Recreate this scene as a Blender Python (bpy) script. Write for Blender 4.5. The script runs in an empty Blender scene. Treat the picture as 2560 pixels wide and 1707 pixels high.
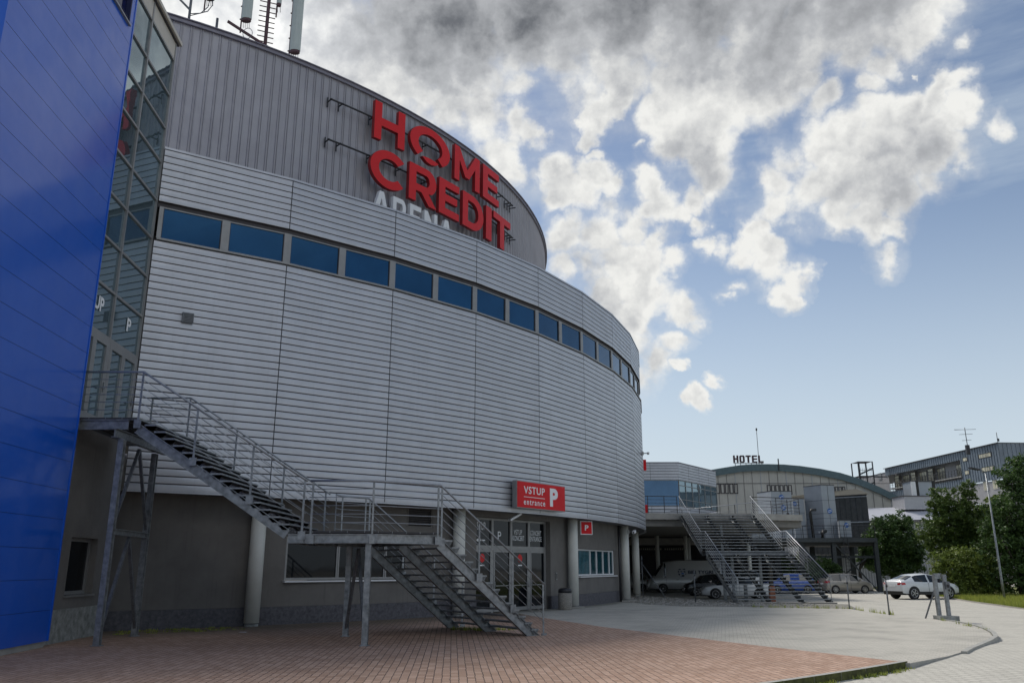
import bpy, bmesh, math, random
from math import sin, cos, pi, radians, hypot, atan2, sqrt, floor
from mathutils import Vector, Matrix
R_ = random.Random(7)
sc = bpy.context.scene
COL = sc.collection
# ------------------------------------------------------------------ camera
F_PX, CX0, CY0 = 2057.68, 1280.0, 853.5
PITCH = radians(15.268)
EYE = 1.8
cam_d = bpy.data.cameras.new('camera')
cam_d.lens = F_PX / 2560 * 36
cam_d.sensor_width = 36
cam_d.clip_end = 3000
cam = bpy.data.objects.new('camera', cam_d)
COL.objects.link(cam)
cam.location = (0, 0, EYE)
cam.rotation_euler = (radians(90) + PITCH, 0, 0)
sc.camera = cam

def ray(x, y):
    a = (x - CX0) / F_PX; b = -(y - CY0) / F_PX
    return Vector((a, cos(PITCH) - b * sin(PITCH), sin(PITCH) + b * cos(PITCH)))
# ------------------------------------------------------------------ light and sky
SUN_AZ, SUN_EL = radians(-24), radians(50)      # azimuth from +Y towards +X
sdir = Vector((sin(SUN_AZ) * cos(SUN_EL), cos(SUN_AZ) * cos(SUN_EL), sin(SUN_EL)))
sl = bpy.data.lights.new('sun', 'SUN')
sl.energy = 2.2; sl.angle = radians(12); sl.color = (1.0, 0.95, 0.87)
so = bpy.data.objects.new('sun', sl); COL.objects.link(so)
so.rotation_euler = sdir.to_track_quat('Z', 'Y').to_euler()
sc.view_settings.view_transform = 'Standard'
sc.view_settings.look = 'None'
sc.view_settings.exposure = 0.45
sc.view_settings.gamma = 1

world = bpy.data.worlds.new('World'); sc.world = world; world.use_nodes = True
world.cycles.sampling_method = 'MANUAL'; world.cycles.sample_map_resolution = 512
wt = world.node_tree; wt.nodes.clear()
def N(tree, typ, **kw):
    n = tree.nodes.new(typ)
    for k, v in kw.items(): setattr(n, k, v)
    return n
def setin(n, k, v):
    n.inputs[k].default_value = v
def wmath(tree, op, a, b=None, c=None, clamp=False):
    n = tree.nodes.new('ShaderNodeMath'); n.operation = op; n.use_clamp = clamp
    for i, v in enumerate((a, b, c)):
        if v is None: continue
        if isinstance(v, (int, float)): n.inputs[i].default_value = v
        else: tree.links.new(v, n.inputs[i])
    return n.outputs[0]
def vmath(tree, op, a, b=None, out=0, scale=None):
    n = tree.nodes.new('ShaderNodeVectorMath'); n.operation = op
    for i, v in enumerate((a, b)):
        if v is None: continue
        if isinstance(v, (tuple, list, Vector)): n.inputs[i].default_value = tuple(v)
        else: tree.links.new(v, n.inputs[i])
    if scale is not None: n.inputs['Scale'].default_value = scale
    return n.outputs[out]
def maprange(tree, v, a, b, c=0.0, d=1.0, smooth=True):
    n = tree.nodes.new('ShaderNodeMapRange'); n.interpolation_type = 'SMOOTHSTEP' if smooth else 'LINEAR'
    tree.links.new(v, n.inputs[0])
    for i, q in zip((1, 2, 3, 4), (a, b, c, d)): n.inputs[i].default_value = q
    return n.outputs[0]
def noise(tree, vec, scale, detail=6, rough=.55, out=0):
    n = tree.nodes.new('ShaderNodeTexNoise'); n.inputs['Scale'].default_value = scale
    n.inputs['Detail'].default_value = detail; n.inputs['Roughness'].default_value = rough
    if vec is not None: tree.links.new(vec, n.inputs['Vector'])
    return n.outputs[out]
def mixc(tree, f, a, b):
    n = tree.nodes.new('ShaderNodeMix'); n.data_type = 'RGBA'
    for s, v in ((n.inputs[0], f), (n.inputs[6], a), (n.inputs[7], b)):
        if isinstance(v, (int, float)): s.default_value = v
        elif isinstance(v, tuple): s.default_value = (v[0], v[1], v[2], 1)
        else: tree.links.new(v, s)
    return n.outputs[2]

sky = N(wt, 'ShaderNodeTexSky'); sky.sky_type = 'NISHITA'; sky.sun_disc = False
sky.sun_elevation = SUN_EL; sky.sun_rotation = SUN_AZ
sky.altitude = 400; sky.air_density = 1.0; sky.dust_density = 0.25; sky.ozone_density = 2.0
geo = N(wt, 'ShaderNodeTexCoord')
D0 = geo.outputs['Generated']
warp = noise(wt, D0, 14.0, 5, .6, 1)
wv = vmath(wt, 'SCALE', vmath(wt, 'SUBTRACT', warp, (.5, .5, .5)), scale=0.07)
D1 = vmath(wt, 'ADD', D0, wv)
# cloud banks: (x, y, radius in px of the 2560 px frame, weight) -> directions
CL = [(1050, 200, 110, 1), (1130, 230, 110, 1), (1220, 260, 105, 1), (1290, 300, 66, 1), (1330, 330, 45, 1), (1250, 370, 60, 1), (1180, 180, 100, 1), (1290, 210, 55, .9),
      (560, 60, 200, 1.1), (760, 60, 200, 1.1), (900, 120, 170, 1.1), (1000, 30, 160, 1.2), (1150, 30, 160, 1.2), (1300, 20, 150, 1.2), (1450, 20, 150, 1.2), (1600, 20, 155, 1.2), (1750, 40, 165, 1.2), (1900, 50, 170, 1.2), (2050, 50, 165, 1.2), (2200, 20, 140, 1.1), (2280, 60, 70, 1),
      (1700, 170, 90, 1), (1800, 180, 105, 1.1), (1900, 180, 100, 1), (2000, 180, 85, 1), (2100, 150, 90, 1), (2180, 150, 55, 1), (1670, 260, 70, 1), (1720, 310, 80, 1), (1750, 380, 70, 1), (1785, 440, 55, 1), (1740, 490, 45, 1), (1690, 380, 50, .9), (2060, 240, 55, 1), (2160, 200, 45, .9), (1960, 240, 50, .9),
      (1610, 460, 45, 1), (1640, 500, 52, 1), (1700, 520, 36, .9), (1740, 555, 26, .9), (1605, 520, 36, .9),
      (1525, 215, 32, 1), (1515, 255, 40, 1), (1482, 300, 36, 1), (1470, 350, 28, 1), (1490, 390, 20, .9), (1400, 440, 46, 1), (1430, 480, 44, 1), (1480, 440, 44, 1), (1530, 450, 28, .9), (1380, 500, 34, .9),
      (1420, 610, 58, 1), (1500, 590, 66, 1), (1580, 570, 58, 1), (1630, 600, 42, 1), (1560, 650, 78, 1), (1470, 670, 78, 1), (1620, 680, 56, 1), (1680, 660, 36, .9), (1410, 690, 60, 1), (1520, 720, 56, .9), (1640, 740, 58, 1), (1700, 770, 44, 1), (1735, 790, 32, .9), (1600, 790, 56, .9), (1500, 790, 66, .8), (1570, 850, 56, .8), (1690, 850, 32, .8), (1640, 900, 42, .8), (1600, 950, 46, .75), (1700, 930, 18, .8),
      (2360, 190, 36, 1), (2400, 210, 42, 1), (2340, 235, 52, 1), (2270, 265, 58, 1), (2200, 295, 68, 1), (2130, 335, 72, 1), (2060, 375, 76, 1), (1990, 405, 70, 1), (1940, 445, 56, 1), (2300, 310, 86, 1.05), (2400, 280, 48, 1), (2210, 380, 108, 1.1), (2330, 380, 76, 1), (2110, 450, 106, 1.1), (2020, 480, 88, 1.05), (1930, 510, 56, 1), (2230, 480, 86, 1), (2180, 550, 56, 1), (2100, 540, 56, .95), (2230, 560, 38, .9), (1890, 570, 42, 1), (1860, 610, 32, .9), (2330, 450, 54, .8), (2400, 400, 46, .75),
      (1800, 625, 32, .9), (1760, 625, 24, .9), (1860, 640, 42, .95), (1930, 630, 44, 1), (1920, 680, 54, 1), (1980, 700, 48, 1), (1960, 740, 38, 1), (2010, 690, 32, .9), (1830, 720, 24, .85), (1815, 742, 18, .8), (1985, 752, 22, .85),
      (1770, 965, 18, 1), (1730, 1010, 20, 1), (2400, 110, 28, .6), (2268, 170, 10, .9), (2500, 320, 34, .62), (2210, 640, 42, .58), (1615, 370, 16, .8),
      (300, 60, 260, 1.0), (-200, -300, 600, 1.1), (900, -500, 700, 1.1), (2000, -420, 420, 1.0), (3100, 300, 300, .7), (3300, 900, 260, .5)]
acc = None
for (x, y, r, w) in CL:
    c = ray(x, y).normalized()
    c2 = ray(x + r, y).normalized(); rad = (c2 - c).length
    dist = vmath(wt, 'DISTANCE', D1, tuple(c), out=1)
    m = maprange(wt, dist, rad * 1.75, 0.0, 0, w * 1.45, False)
    acc = m if acc is None else wmath(wt, 'MAXIMUM', acc, m)
# clouds elsewhere (behind and beside the view) from broad noise
broad = maprange(wt, noise(wt, D1, 1.6, 3, .5), .50, .64, 0, .8)
sepd = N(wt, 'ShaderNodeSeparateXYZ'); wt.links.new(D0, sepd.inputs[0])
offview_fill = maprange(wt, sepd.outputs[1], .55, .1, 0, 1)
def billow(vec):
    v = N(wt, 'ShaderNodeTexVoronoi'); v.feature = 'F1'; v.normalize = True; v.inputs['Scale'].default_value = 19.0; v.inputs['Detail'].default_value = 1.0
    v.inputs['Roughness'].default_value = .55; v.inputs['Lacunarity'].default_value = 2.3
    wt.links.new(vec, v.inputs['Vector']); return v.outputs['Distance']
bw1 = billow(D1); bw2 = billow(vmath(wt, 'ADD', D1, tuple(sdir * 0.010)))
n1n = noise(wt, D0, 10.0, 9, .56)
n1 = wmath(wt, 'ADD', wmath(wt, 'MULTIPLY', n1n, 1.0), wmath(wt, 'MULTIPLY', wmath(wt, 'SUBTRACT', .38, bw1), .42))
n1s = noise(wt, vmath(wt, 'ADD', D0, tuple(sdir * 0.014)), 11.0, 7, .6)
n1b = noise(wt, D0, 11.0, 7, .6)
dens = wmath(wt, 'ADD', acc, wmath(wt, 'MULTIPLY', wmath(wt, 'SUBTRACT', n1, .5), 2.5))
dens = wmath(wt, 'MINIMUM', dens, wmath(wt, 'MULTIPLY', acc, 3.0))
veil = maprange(wt, dens, .0, .9, 0, .34)
mask = wmath(wt, 'MAXIMUM', veil, maprange(wt, dens, .32, 1.0))
thick = maprange(wt, wmath(wt, 'ADD', acc, wmath(wt, 'MULTIPLY', wmath(wt, 'SUBTRACT', n1, .5), .9)), .6, 1.7)
# grey undersides of the high bank
DK = [(1150, 10, 230, 1.0), (1350, 0, 220, 1.0), (1550, 0, 200, .95), (1750, 0, 210, .9), (1950, 0, 220, .85), (2150, 0, 190, .8), (900, 0, 200, .8), (700, -30, 150, .4),
      (1760, 120, 130, .55), (1930, 130, 150, .6), (2110, 110, 140, .6), (2240, 480, 150, .5), (2330, 390, 110, .5), (1745, 410, 80, .4), (1500, 790, 110, .5), (1470, 660, 60, .25), (2120, 520, 90, .3), (1620, 900, 90, .3), (900, -500, 700, .9)]
dk = None
for (x, y, r, w) in DK:
    c = ray(x, y).normalized(); rad = (ray(x + r, y).normalized() - c).length
    m = maprange(wt, vmath(wt, 'DISTANCE', D1, tuple(c), out=1), rad * 1.5, 0.0, 0, w)
    dk = m if dk is None else wmath(wt, 'MAXIMUM', dk, m)
relief = wmath(wt, 'ADD', wmath(wt, 'MULTIPLY', wmath(wt, 'SUBTRACT', n1s, n1b), 1.3), wmath(wt, 'MULTIPLY', wmath(wt, 'SUBTRACT', bw1, bw2), 1.1))
n3 = noise(wt, D1, 5.0, 6, .6)
shade = wmath(wt, 'ADD', wmath(wt, 'ADD', wmath(wt, 'MULTIPLY', dk, .78), wmath(wt, 'MULTIPLY', wmath(wt, 'SUBTRACT', n3, .5), .45)), wmath(wt, 'MULTIPLY', thick, .17))
shade = wmath(wt, 'MAXIMUM', wmath(wt, 'ADD', shade, relief), 0.0)
# glow around the hidden sun
gd = vmath(wt, 'DISTANCE', D0, tuple(sdir), out=1)
glow = maprange(wt, gd, .62, .12, 0, 1)
gd2 = maprange(wt, vmath(wt, 'DISTANCE', D1, tuple(ray(620, 80).normalized()), out=1), .17, .02, 0, 1)
ccol = mixc(wt, maprange(wt, shade, 0, .5, 0, 1, False), (.64, .64, .62), (.35, .36, .375))
ccol = mixc(wt, maprange(wt, shade, .5, 1.15, 0, 1, False), ccol, (.105, .112, .125))
bright = wmath(wt, 'ADD', wmath(wt, 'ADD', wmath(wt, 'ADD', 1.0, wmath(wt, 'MULTIPLY', offview_fill, 1.7)), wmath(wt, 'MULTIPLY', glow, .12)), wmath(wt, 'MULTIPLY', gd2, .35))  # unseen clouds beside the view are brightened to add fill light
ccol = vmath(wt, 'MULTIPLY', ccol, (1, 1, 1))
cm = N(wt, 'ShaderNodeVectorMath'); cm.operation = 'SCALE'; wt.links.new(ccol, cm.inputs[0]); wt.links.new(bright, cm.inputs['Scale'])
SKY_K = 0.072
tsky = vmath(wt, 'MULTIPLY', sky.outputs[0], (1.28, 1.12, 1.0))
hz = maprange(wt, sepd.outputs[2], .43, .0, 0, .95)
cir = maprange(wt, noise(wt, vmath(wt, 'MULTIPLY', D0, (1.2, 1.2, 7.0)), 2.2, 6, .6), .42, .70, 0, .38)
hz = wmath(wt, 'MAXIMUM', hz, cir)
tsky = mixc(wt, hz, tsky, (.44 / SKY_K, .505 / SKY_K, .56 / SKY_K))
bg_sky = N(wt, 'ShaderNodeBackground'); wt.links.new(tsky, bg_sky.inputs[0]); bg_sky.inputs[1].default_value = SKY_K
bg_cl = N(wt, 'ShaderNodeBackground'); wt.links.new(cm.outputs[0], bg_cl.inputs[0]); bg_cl.inputs[1].default_value = 1.0
ms = N(wt, 'ShaderNodeMixShader')
wt.links.new(mask, ms.inputs[0]); wt.links.new(bg_sky.outputs[0], ms.inputs[1]); wt.links.new(bg_cl.outputs[0], ms.inputs[2])
# the half of the sky behind the viewpoint: same sky, unseen bright cloud from broad noise added as fill light
bmask = wmath(wt, 'MULTIPLY', maprange(wt, noise(wt, D0, 1.6, 5, .55), .50, .64, 0, .8), maprange(wt, sepd.outputs[2], .30, .55))
bg_fill = N(wt, 'ShaderNodeBackground'); bg_fill.inputs[0].default_value = (1, .995, .97, 1); bg_fill.inputs[1].default_value = 1.75
bg_s2 = N(wt, 'ShaderNodeBackground'); wt.links.new(tsky, bg_s2.inputs[0]); bg_s2.inputs[1].default_value = SKY_K
mb_ = N(wt, 'ShaderNodeMixShader'); wt.links.new(bmask, mb_.inputs[0]); wt.links.new(bg_s2.outputs[0], mb_.inputs[1]); wt.links.new(bg_fill.outputs[0], mb_.inputs[2])
front = wmath(wt, 'GREATER_THAN', sepd.outputs[1], .30)
mf = N(wt, 'ShaderNodeMixShader'); wt.links.new(front, mf.inputs[0]); wt.links.new(mb_.outputs[0], mf.inputs[1]); wt.links.new(ms.outputs[0], mf.inputs[2])
wo = N(wt, 'ShaderNodeOutputWorld'); wt.links.new(mf.outputs[0], wo.inputs[0])
# ------------------------------------------------------------------ materials
MATS = {}
def material(name, base, rough=.6, metal=0.0, var=.12, vscale=3.0, bump=0.0, bscale=40.0, coat=0.0, spec=.5, tint=None, streak=0.0, emit=None, coatrough=.06, objvar=0.0):
    if name in MATS: return MATS[name]
    m = bpy.data.materials.new(name); m.use_nodes = True; t = m.node_tree
    b = t.nodes['Principled BSDF']
    tc = N(t, 'ShaderNodeTexCoord')
    gp = N(t, 'ShaderNodeNewGeometry')
    pos = gp.outputs['Position']
    n = noise(t, pos, vscale, 5, .6)
    f = maprange(t, n, .3, .7, 0, 1, False)
    lo = tuple(c * (1 - var) for c in base); hi = tuple(min(1, c * (1 + var)) for c in base)
    if tint: hi = tint
    c = mixc(t, f, lo, hi)
    if streak:
        sv = vmath(t, 'MULTIPLY', pos, (9, 9, .35))
        s_ = maprange(t, noise(t, sv, 1.0, 5, .65), .5, .8, 0, streak)
        c = mixc(t, s_, c, tuple(q * .45 for q in base))
    if objvar:      # sheet to sheet difference in tone
        oi = N(t, 'ShaderNodeObjectInfo'); hs = N(t, 'ShaderNodeHueSaturation')
        t.links.new(maprange(t, oi.outputs['Random'], 0, 1, 1 - objvar, 1 + objvar, False), hs.inputs['Value']); t.links.new(c, hs.inputs['Color']); c = hs.outputs[0]
    t.links.new(c, b.inputs['Base Color'])
    b.inputs['Roughness'].default_value = rough; b.inputs['Metallic'].default_value = metal
    b.inputs['Coat Weight'].default_value = coat; b.inputs['Coat Roughness'].default_value = coatrough
    b.inputs['Specular IOR Level'].default_value = spec
    if rough > .15:
        r = maprange(t, noise(t, pos, vscale * 2.3, 4, .6), .3, .7, max(0, rough - .08), min(1, rough + .08), False)
        t.links.new(r, b.inputs['Roughness'])
    if bump:
        bn = N(t, 'ShaderNodeBump'); bn.inputs['Strength'].default_value = bump; bn.inputs['Distance'].default_value = .02
        t.links.new(noise(t, pos, bscale, 5, .6), bn.inputs['Height']); t.links.new(bn.outputs[0], b.inputs['Normal'])
    if emit:
        b.inputs['Emission Color'].default_value = (*emit[:3], 1); b.inputs['Emission Strength'].default_value = emit[3]
    MATS[name] = m
    return m
def glass(name, base, rough=.02, wav=.02, wscale=.7, spec=.8, var=.2, metal=0.0):
    if name in MATS: return MATS[name]
    m = material(name, base, rough, metal, var=var, vscale=.5, spec=spec, objvar=.16)
    t = m.node_tree; b = t.nodes['Principled BSDF']
    for l in list(b.inputs['Roughness'].links): t.links.remove(l)
    b.inputs['Roughness'].default_value = rough
    gp = N(t, 'ShaderNodeNewGeometry')
    bn = N(t, 'ShaderNodeBump'); bn.inputs['Strength'].default_value = 1.0; bn.inputs['Distance'].default_value = wav
    t.links.new(noise(t, gp.outputs['Position'], wscale, 2, .5), bn.inputs['Height']); t.links.new(bn.outputs[0], b.inputs['Normal'])
    return m
M_SILVER = material('silver_cladding', (.47, .482, .52), .38, .45, var=.06, vscale=1.1, streak=.16, objvar=.035)
M_SILVER_REV = material('cladding_joint', (.06, .062, .072), .7)
M_DRUM = material('ribbed_sheet_grey', (.36, .35, .375), .5, .35, var=.07, vscale=.8, streak=.18)
M_DRUMCAP = material('roof_edge_grey', (.22, .21, .25), .5, .3)
M_ROOF = material('roof_membrane', (.2, .2, .2), .9)
M_BAND = glass('band_window_glass', (.020, .078, .160), .05, .0008, .5, .5, .15, .8)
M_CURT = glass('curtain_wall_glass', (.16, .24, .28), .015, .0035, .9, 1.0, .15, .7)
M_DARKGL = glass('dark_glass', (.003, .005, .008), .04, .003, .8, .28, .3)
M_FRAME = material('window_frame_grey', (.27, .27, .27), .45, .4, var=.08)
M_FRAMEDK = material('dark_frame_and_head_shade', (.055, .05, .055), .6, .2)  # dark frame colour; at the band window heads it paints the recess shade
M_CREAM = material('cream_fascia', (.52, .48, .42), .5, .1, var=.05)
M_BLUE = material('blue_gloss_cladding', (.0006, .088, .52), .4, 0.0, var=.03, vscale=.6, coat=.65, spec=.3, coatrough=.13)
M_BLUEJ = material('blue_joint', (.004, .01, .06), .6)
M_NAVY = glass('navy_glass', (.003, .006, .05), .05, .002)
M_RENDER = material('grey_brown_render', (.15, .142, .134), .9, var=.13, vscale=1.2, bump=.3, bscale=60, streak=.32)
M_PLINTH = material('plinth_dark_stone', (.095, .093, .105), .85, var=.35, vscale=9, bump=.4, bscale=30)
M_STONE = material('rough_plinth_concrete', (.24, .25, .24), .9, var=.4, vscale=6, bump=.6, bscale=14)
M_COLUMN = material('column_paint_cream_grey', (.58, .585, .55), .6, var=.07, vscale=2, streak=.15)
M_SOFFIT = material('soffit_panel', (.17, .17, .175), .7)
M_GALV = material('galvanised_steel', (.21, .225, .24), .45, .55, var=.30, vscale=7, tint=(.33, .35, .37))
M_GALVDK = material('galvanised_steel_dull', (.14, .15, .165), .5, .5, var=.3, vscale=9)
M_GRATE = material('grating_dark', (.06, .06, .065), .6, .5)
M_RAIL = material('galvanised_tube', (.30, .32, .35), .38, .55, var=.1, vscale=10)
M_RED = material('sign_red', (.60, .008, .014), .45, 0, var=.03, spec=.2)
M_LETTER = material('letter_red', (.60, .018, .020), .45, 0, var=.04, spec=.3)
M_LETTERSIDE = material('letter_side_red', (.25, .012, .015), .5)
M_WHITE = material('white_paint', (.74, .75, .77), .45, var=.04)
M_WHITEFILM = material('white_film_lettering', (.78, .8, .82), .5, var=.02)
M_RAILDK = material('dark_steel', (.045, .045, .05), .5, .4, var=.2)
M_BLACK = material('black_plastic', (.012, .012, .013), .5)
M_TYRE = material('tyre_rubber', (.016, .016, .017), .8)
M_RIM = material('alloy_rim', (.42, .42, .43), .3, .8)
M_CARGL = glass('car_glass', (.01, .014, .018), .03, .0, .8, .8)
M_REDLENS = material('tail_lamp_lens', (.42, .01, .01), .2, coat=.6)
M_LAMPLENS = material('head_lamp_lens', (.6, .62, .65), .12, .3, coat=.6)
M_ORANGE = material('rusty_orange', (.30, .11, .06), .7, var=.3)
M_ANT = material('antenna_radome', (.44, .49, .47), .5, var=.04)
M_RUSTRED = material('mast_red_oxide', (.085, .04, .05), .6)
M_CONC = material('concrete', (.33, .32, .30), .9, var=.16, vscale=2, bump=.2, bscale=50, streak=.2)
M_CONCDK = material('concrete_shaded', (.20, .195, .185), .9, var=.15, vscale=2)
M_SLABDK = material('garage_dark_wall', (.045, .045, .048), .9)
M_HALL = material('hall_panel_cream', (.43, .425, .39), .7, .0, var=.12, vscale=.35, streak=.35)
M_TEAL = material('teal_roof_edge', (.075, .12, .135), .5, .1, var=.15)
M_CORR = material('white_corrugated', (.42, .42, .44), .55, .2, var=.08)
M_ROOFW = material('pale_roof_sheet', (.44, .45, .50), .5, .1, var=.06)
M_HVAC = material('unit_sheet_metal', (.33, .36, .40), .5, .3, var=.08, vscale=1.2, streak=.12)
M_HVACW = material('unit_sheet_white', (.60, .63, .66), .5, .1, var=.05)
M_EMBL = material('blue_emblem', (.03, .13, .42), .5)
M_STEELDK = material('painted_dark_steel', (.055, .063, .07), .6, .3, var=.2)
M_DKRIB = material('dark_ribbed_sheet', (.06, .065, .068), .5, .3, var=.25)
M_ZINC = material('zinc_cladding', (.17, .20, .235), .5, .35, var=.15, vscale=.6)
M_RENDW = material('light_render', (.36, .35, .36), .85, var=.06)
M_SKYWIN = glass('painted_sky_panes', (.55, .50, .36), .25, .0, .5, .6, .3)  # pale base colour stands in for the mirrored sky
M_BARK = material('bark', (.05, .042, .035), .9, var=.3, vscale=12, bump=.5)
M_AGG = material('exposed_aggregate', (.26, .245, .22), .9, var=.75, vscale=55, bump=.7, bscale=70)
M_BIN = material('bin_lid', (.02, .02, .025), .5)

def leafmat(name, a, b_):
    m = bpy.data.materials.new(name); m.use_nodes = True; t = m.node_tree; b = t.nodes['Principled BSDF']
    gp = N(t, 'ShaderNodeNewGeometry')
    f = maprange(t, noise(t, gp.outputs['Position'], 1.3, 4, .6), .35, .65)
    c = mixc(t, f, a, b_)
    f2 = wmath(t, 'MULTIPLY', gp.outputs['Random Per Island'], .6)
    c = mixc(t, f2, c, tuple(q * 1.7 for q in b_))
    t.links.new(c, b.inputs['Base Color']); b.inputs['Roughness'].default_value = .55
    tr = N(t, 'ShaderNodeBsdfTranslucent'); t.links.new(c, tr.inputs[0])
    mx = N(t, 'ShaderNodeMixShader'); mx.inputs[0].default_value = .3
    t.links.new(b.outputs[0], mx.inputs[1]); t.links.new(tr.outputs[0], mx.inputs[2])
    t.links.new(mx.outputs[0], t.nodes['Material Output'].inputs[0])
    return m
M_LEAFDK = leafmat('leaf_dark', (.026, .056, .018), (.065, .115, .028))
M_LEAFMID = leafmat('leaf_mid', (.032, .070, .016), (.09, .135, .026))
M_LEAFLT = leafmat('leaf_light', (.05, .095, .018), (.15, .19, .035))
M_GRASS = leafmat('grass_blades', (.11, .16, .022), (.30, .32, .055))

def paving(name, c1, c2, mortar, bw, bh, rot, msize=.012, wob=.01, stain_shade=None, offset=.5, dirt=.3):
    m = bpy.data.materials.new(name); m.use_nodes = True; t = m.node_tree; b = t.nodes['Principled BSDF']
    gp = N(t, 'ShaderNodeNewGeometry'); pos = gp.outputs['Position']
    vr = N(t, 'ShaderNodeVectorRotate'); vr.rotation_type = 'Z_AXIS'; vr.inputs['Angle'].default_value = rot
    t.links.new(pos, vr.inputs[0])
    w = vmath(t, 'SCALE', vmath(t, 'SUBTRACT', noise(t, pos, 5.0, 3, .6, 1), (.5, .5, .5)), scale=wob * 4)
    p2 = vmath(t, 'ADD', vr.outputs[0], w)
    br = N(t, 'ShaderNodeTexBrick'); t.links.new(p2, br.inputs['Vector'])
    br.offset = offset
    br.inputs['Scale'].default_value = 1.0; br.inputs['Brick Width'].default_value = bw; br.inputs['Row Height'].default_value = bh
    br.inputs['Mortar Size'].default_value = msize; br.inputs['Mortar Smooth'].default_value = .3; br.inputs['Bias'].default_value = 0
    br.inputs['Color1'].default_value = (*c1, 1); br.inputs['Color2'].default_value = (*c2, 1); br.inputs['Mortar'].default_value = (*mortar, 1)
    n1 = noise(t, pos, .55, 6, .65)
    f = maprange(t, n1, .42, .72, 0, dirt)
    c = mixc(t, f, br.outputs[0], tuple(q * .45 for q in c1))
    n2 = noise(t, pos, 30, 4, .7)
    c = mixc(t, maprange(t, n2, .45, .75, 0, .35), c, tuple(min(1, q * 1.35) for q in c2))
    n5 = noise(t, pos, 2.2, 5, .75)
    c = mixc(t, maprange(t, n5, .60, .72, 0, .3), c, tuple(q * .5 for q in c1))
    if stain_shade:   # moss and grime along the foot of the round wall, on the brick also painted shade: (cx, cy, r0, r1, colour)
        cx, cy, r0, r1, sc_ = stain_shade
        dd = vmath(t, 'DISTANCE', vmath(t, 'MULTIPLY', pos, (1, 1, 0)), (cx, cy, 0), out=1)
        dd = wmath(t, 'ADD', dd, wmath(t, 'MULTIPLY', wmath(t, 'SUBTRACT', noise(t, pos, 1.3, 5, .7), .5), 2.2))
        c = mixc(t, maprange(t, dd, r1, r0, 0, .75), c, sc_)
    t.links.new(c, b.inputs['Base Color']); b.inputs['Roughness'].default_value = .88
    bp = N(t, 'ShaderNodeBump'); bp.inputs['Strength'].default_value = .8; bp.inputs['Distance'].default_value = .012
    h = wmath(t, 'SUBTRACT', wmath(t, 'MULTIPLY', n2, .25), br.outputs[1])
    t.links.new(h, bp.inputs['Height']); t.links.new(bp.outputs[0], b.inputs['Normal'])
    return m
CX, CY = -31.1, 58.9          # centre of the round arena
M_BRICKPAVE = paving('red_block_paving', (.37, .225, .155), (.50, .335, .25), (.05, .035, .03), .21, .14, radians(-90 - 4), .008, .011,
                     (CX, CY, 39.6, 42.8, (.095, .085, .055)))  # mossy ring widened towards the stair, putting its shade into the colour
M_GREYPAVE = paving('grey_block_paving', (.44, .42, .37), (.50, .475, .42), (.24, .225, .19), .21, .14, radians(14), .006, .008, (CX, CY, 39.0, 40.2, (.12, .12, .10)), .5, .5)
M_ROAD = paving('grey_road_paving', (.45, .43, .38), (.50, .48, .425), (.23, .215, .19), .2, .2, radians(-12), .007, .008, None, .5, .25)
M_GRAVEL = material('gravel_bed', (.20, .19, .165), .95, var=.7, vscale=14, bump=1.0, bscale=18)
M_GROUND = material('far_ground', (.20, .20, .185), .95, var=.2, vscale=.3)
M_TURF = material('turf', (.10, .12, .03), .95, var=.35, vscale=2.5, tint=(.20, .21, .05), bump=.5)
M_KERB = material('kerb_stone', (.34, .335, .31), .85, var=.15, vscale=5, bump=.3)
M_MOSS = material('mossy_kerb_face', (.07, .075, .02), .95, var=.5, vscale=8, bump=.8, bscale=25)

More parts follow.
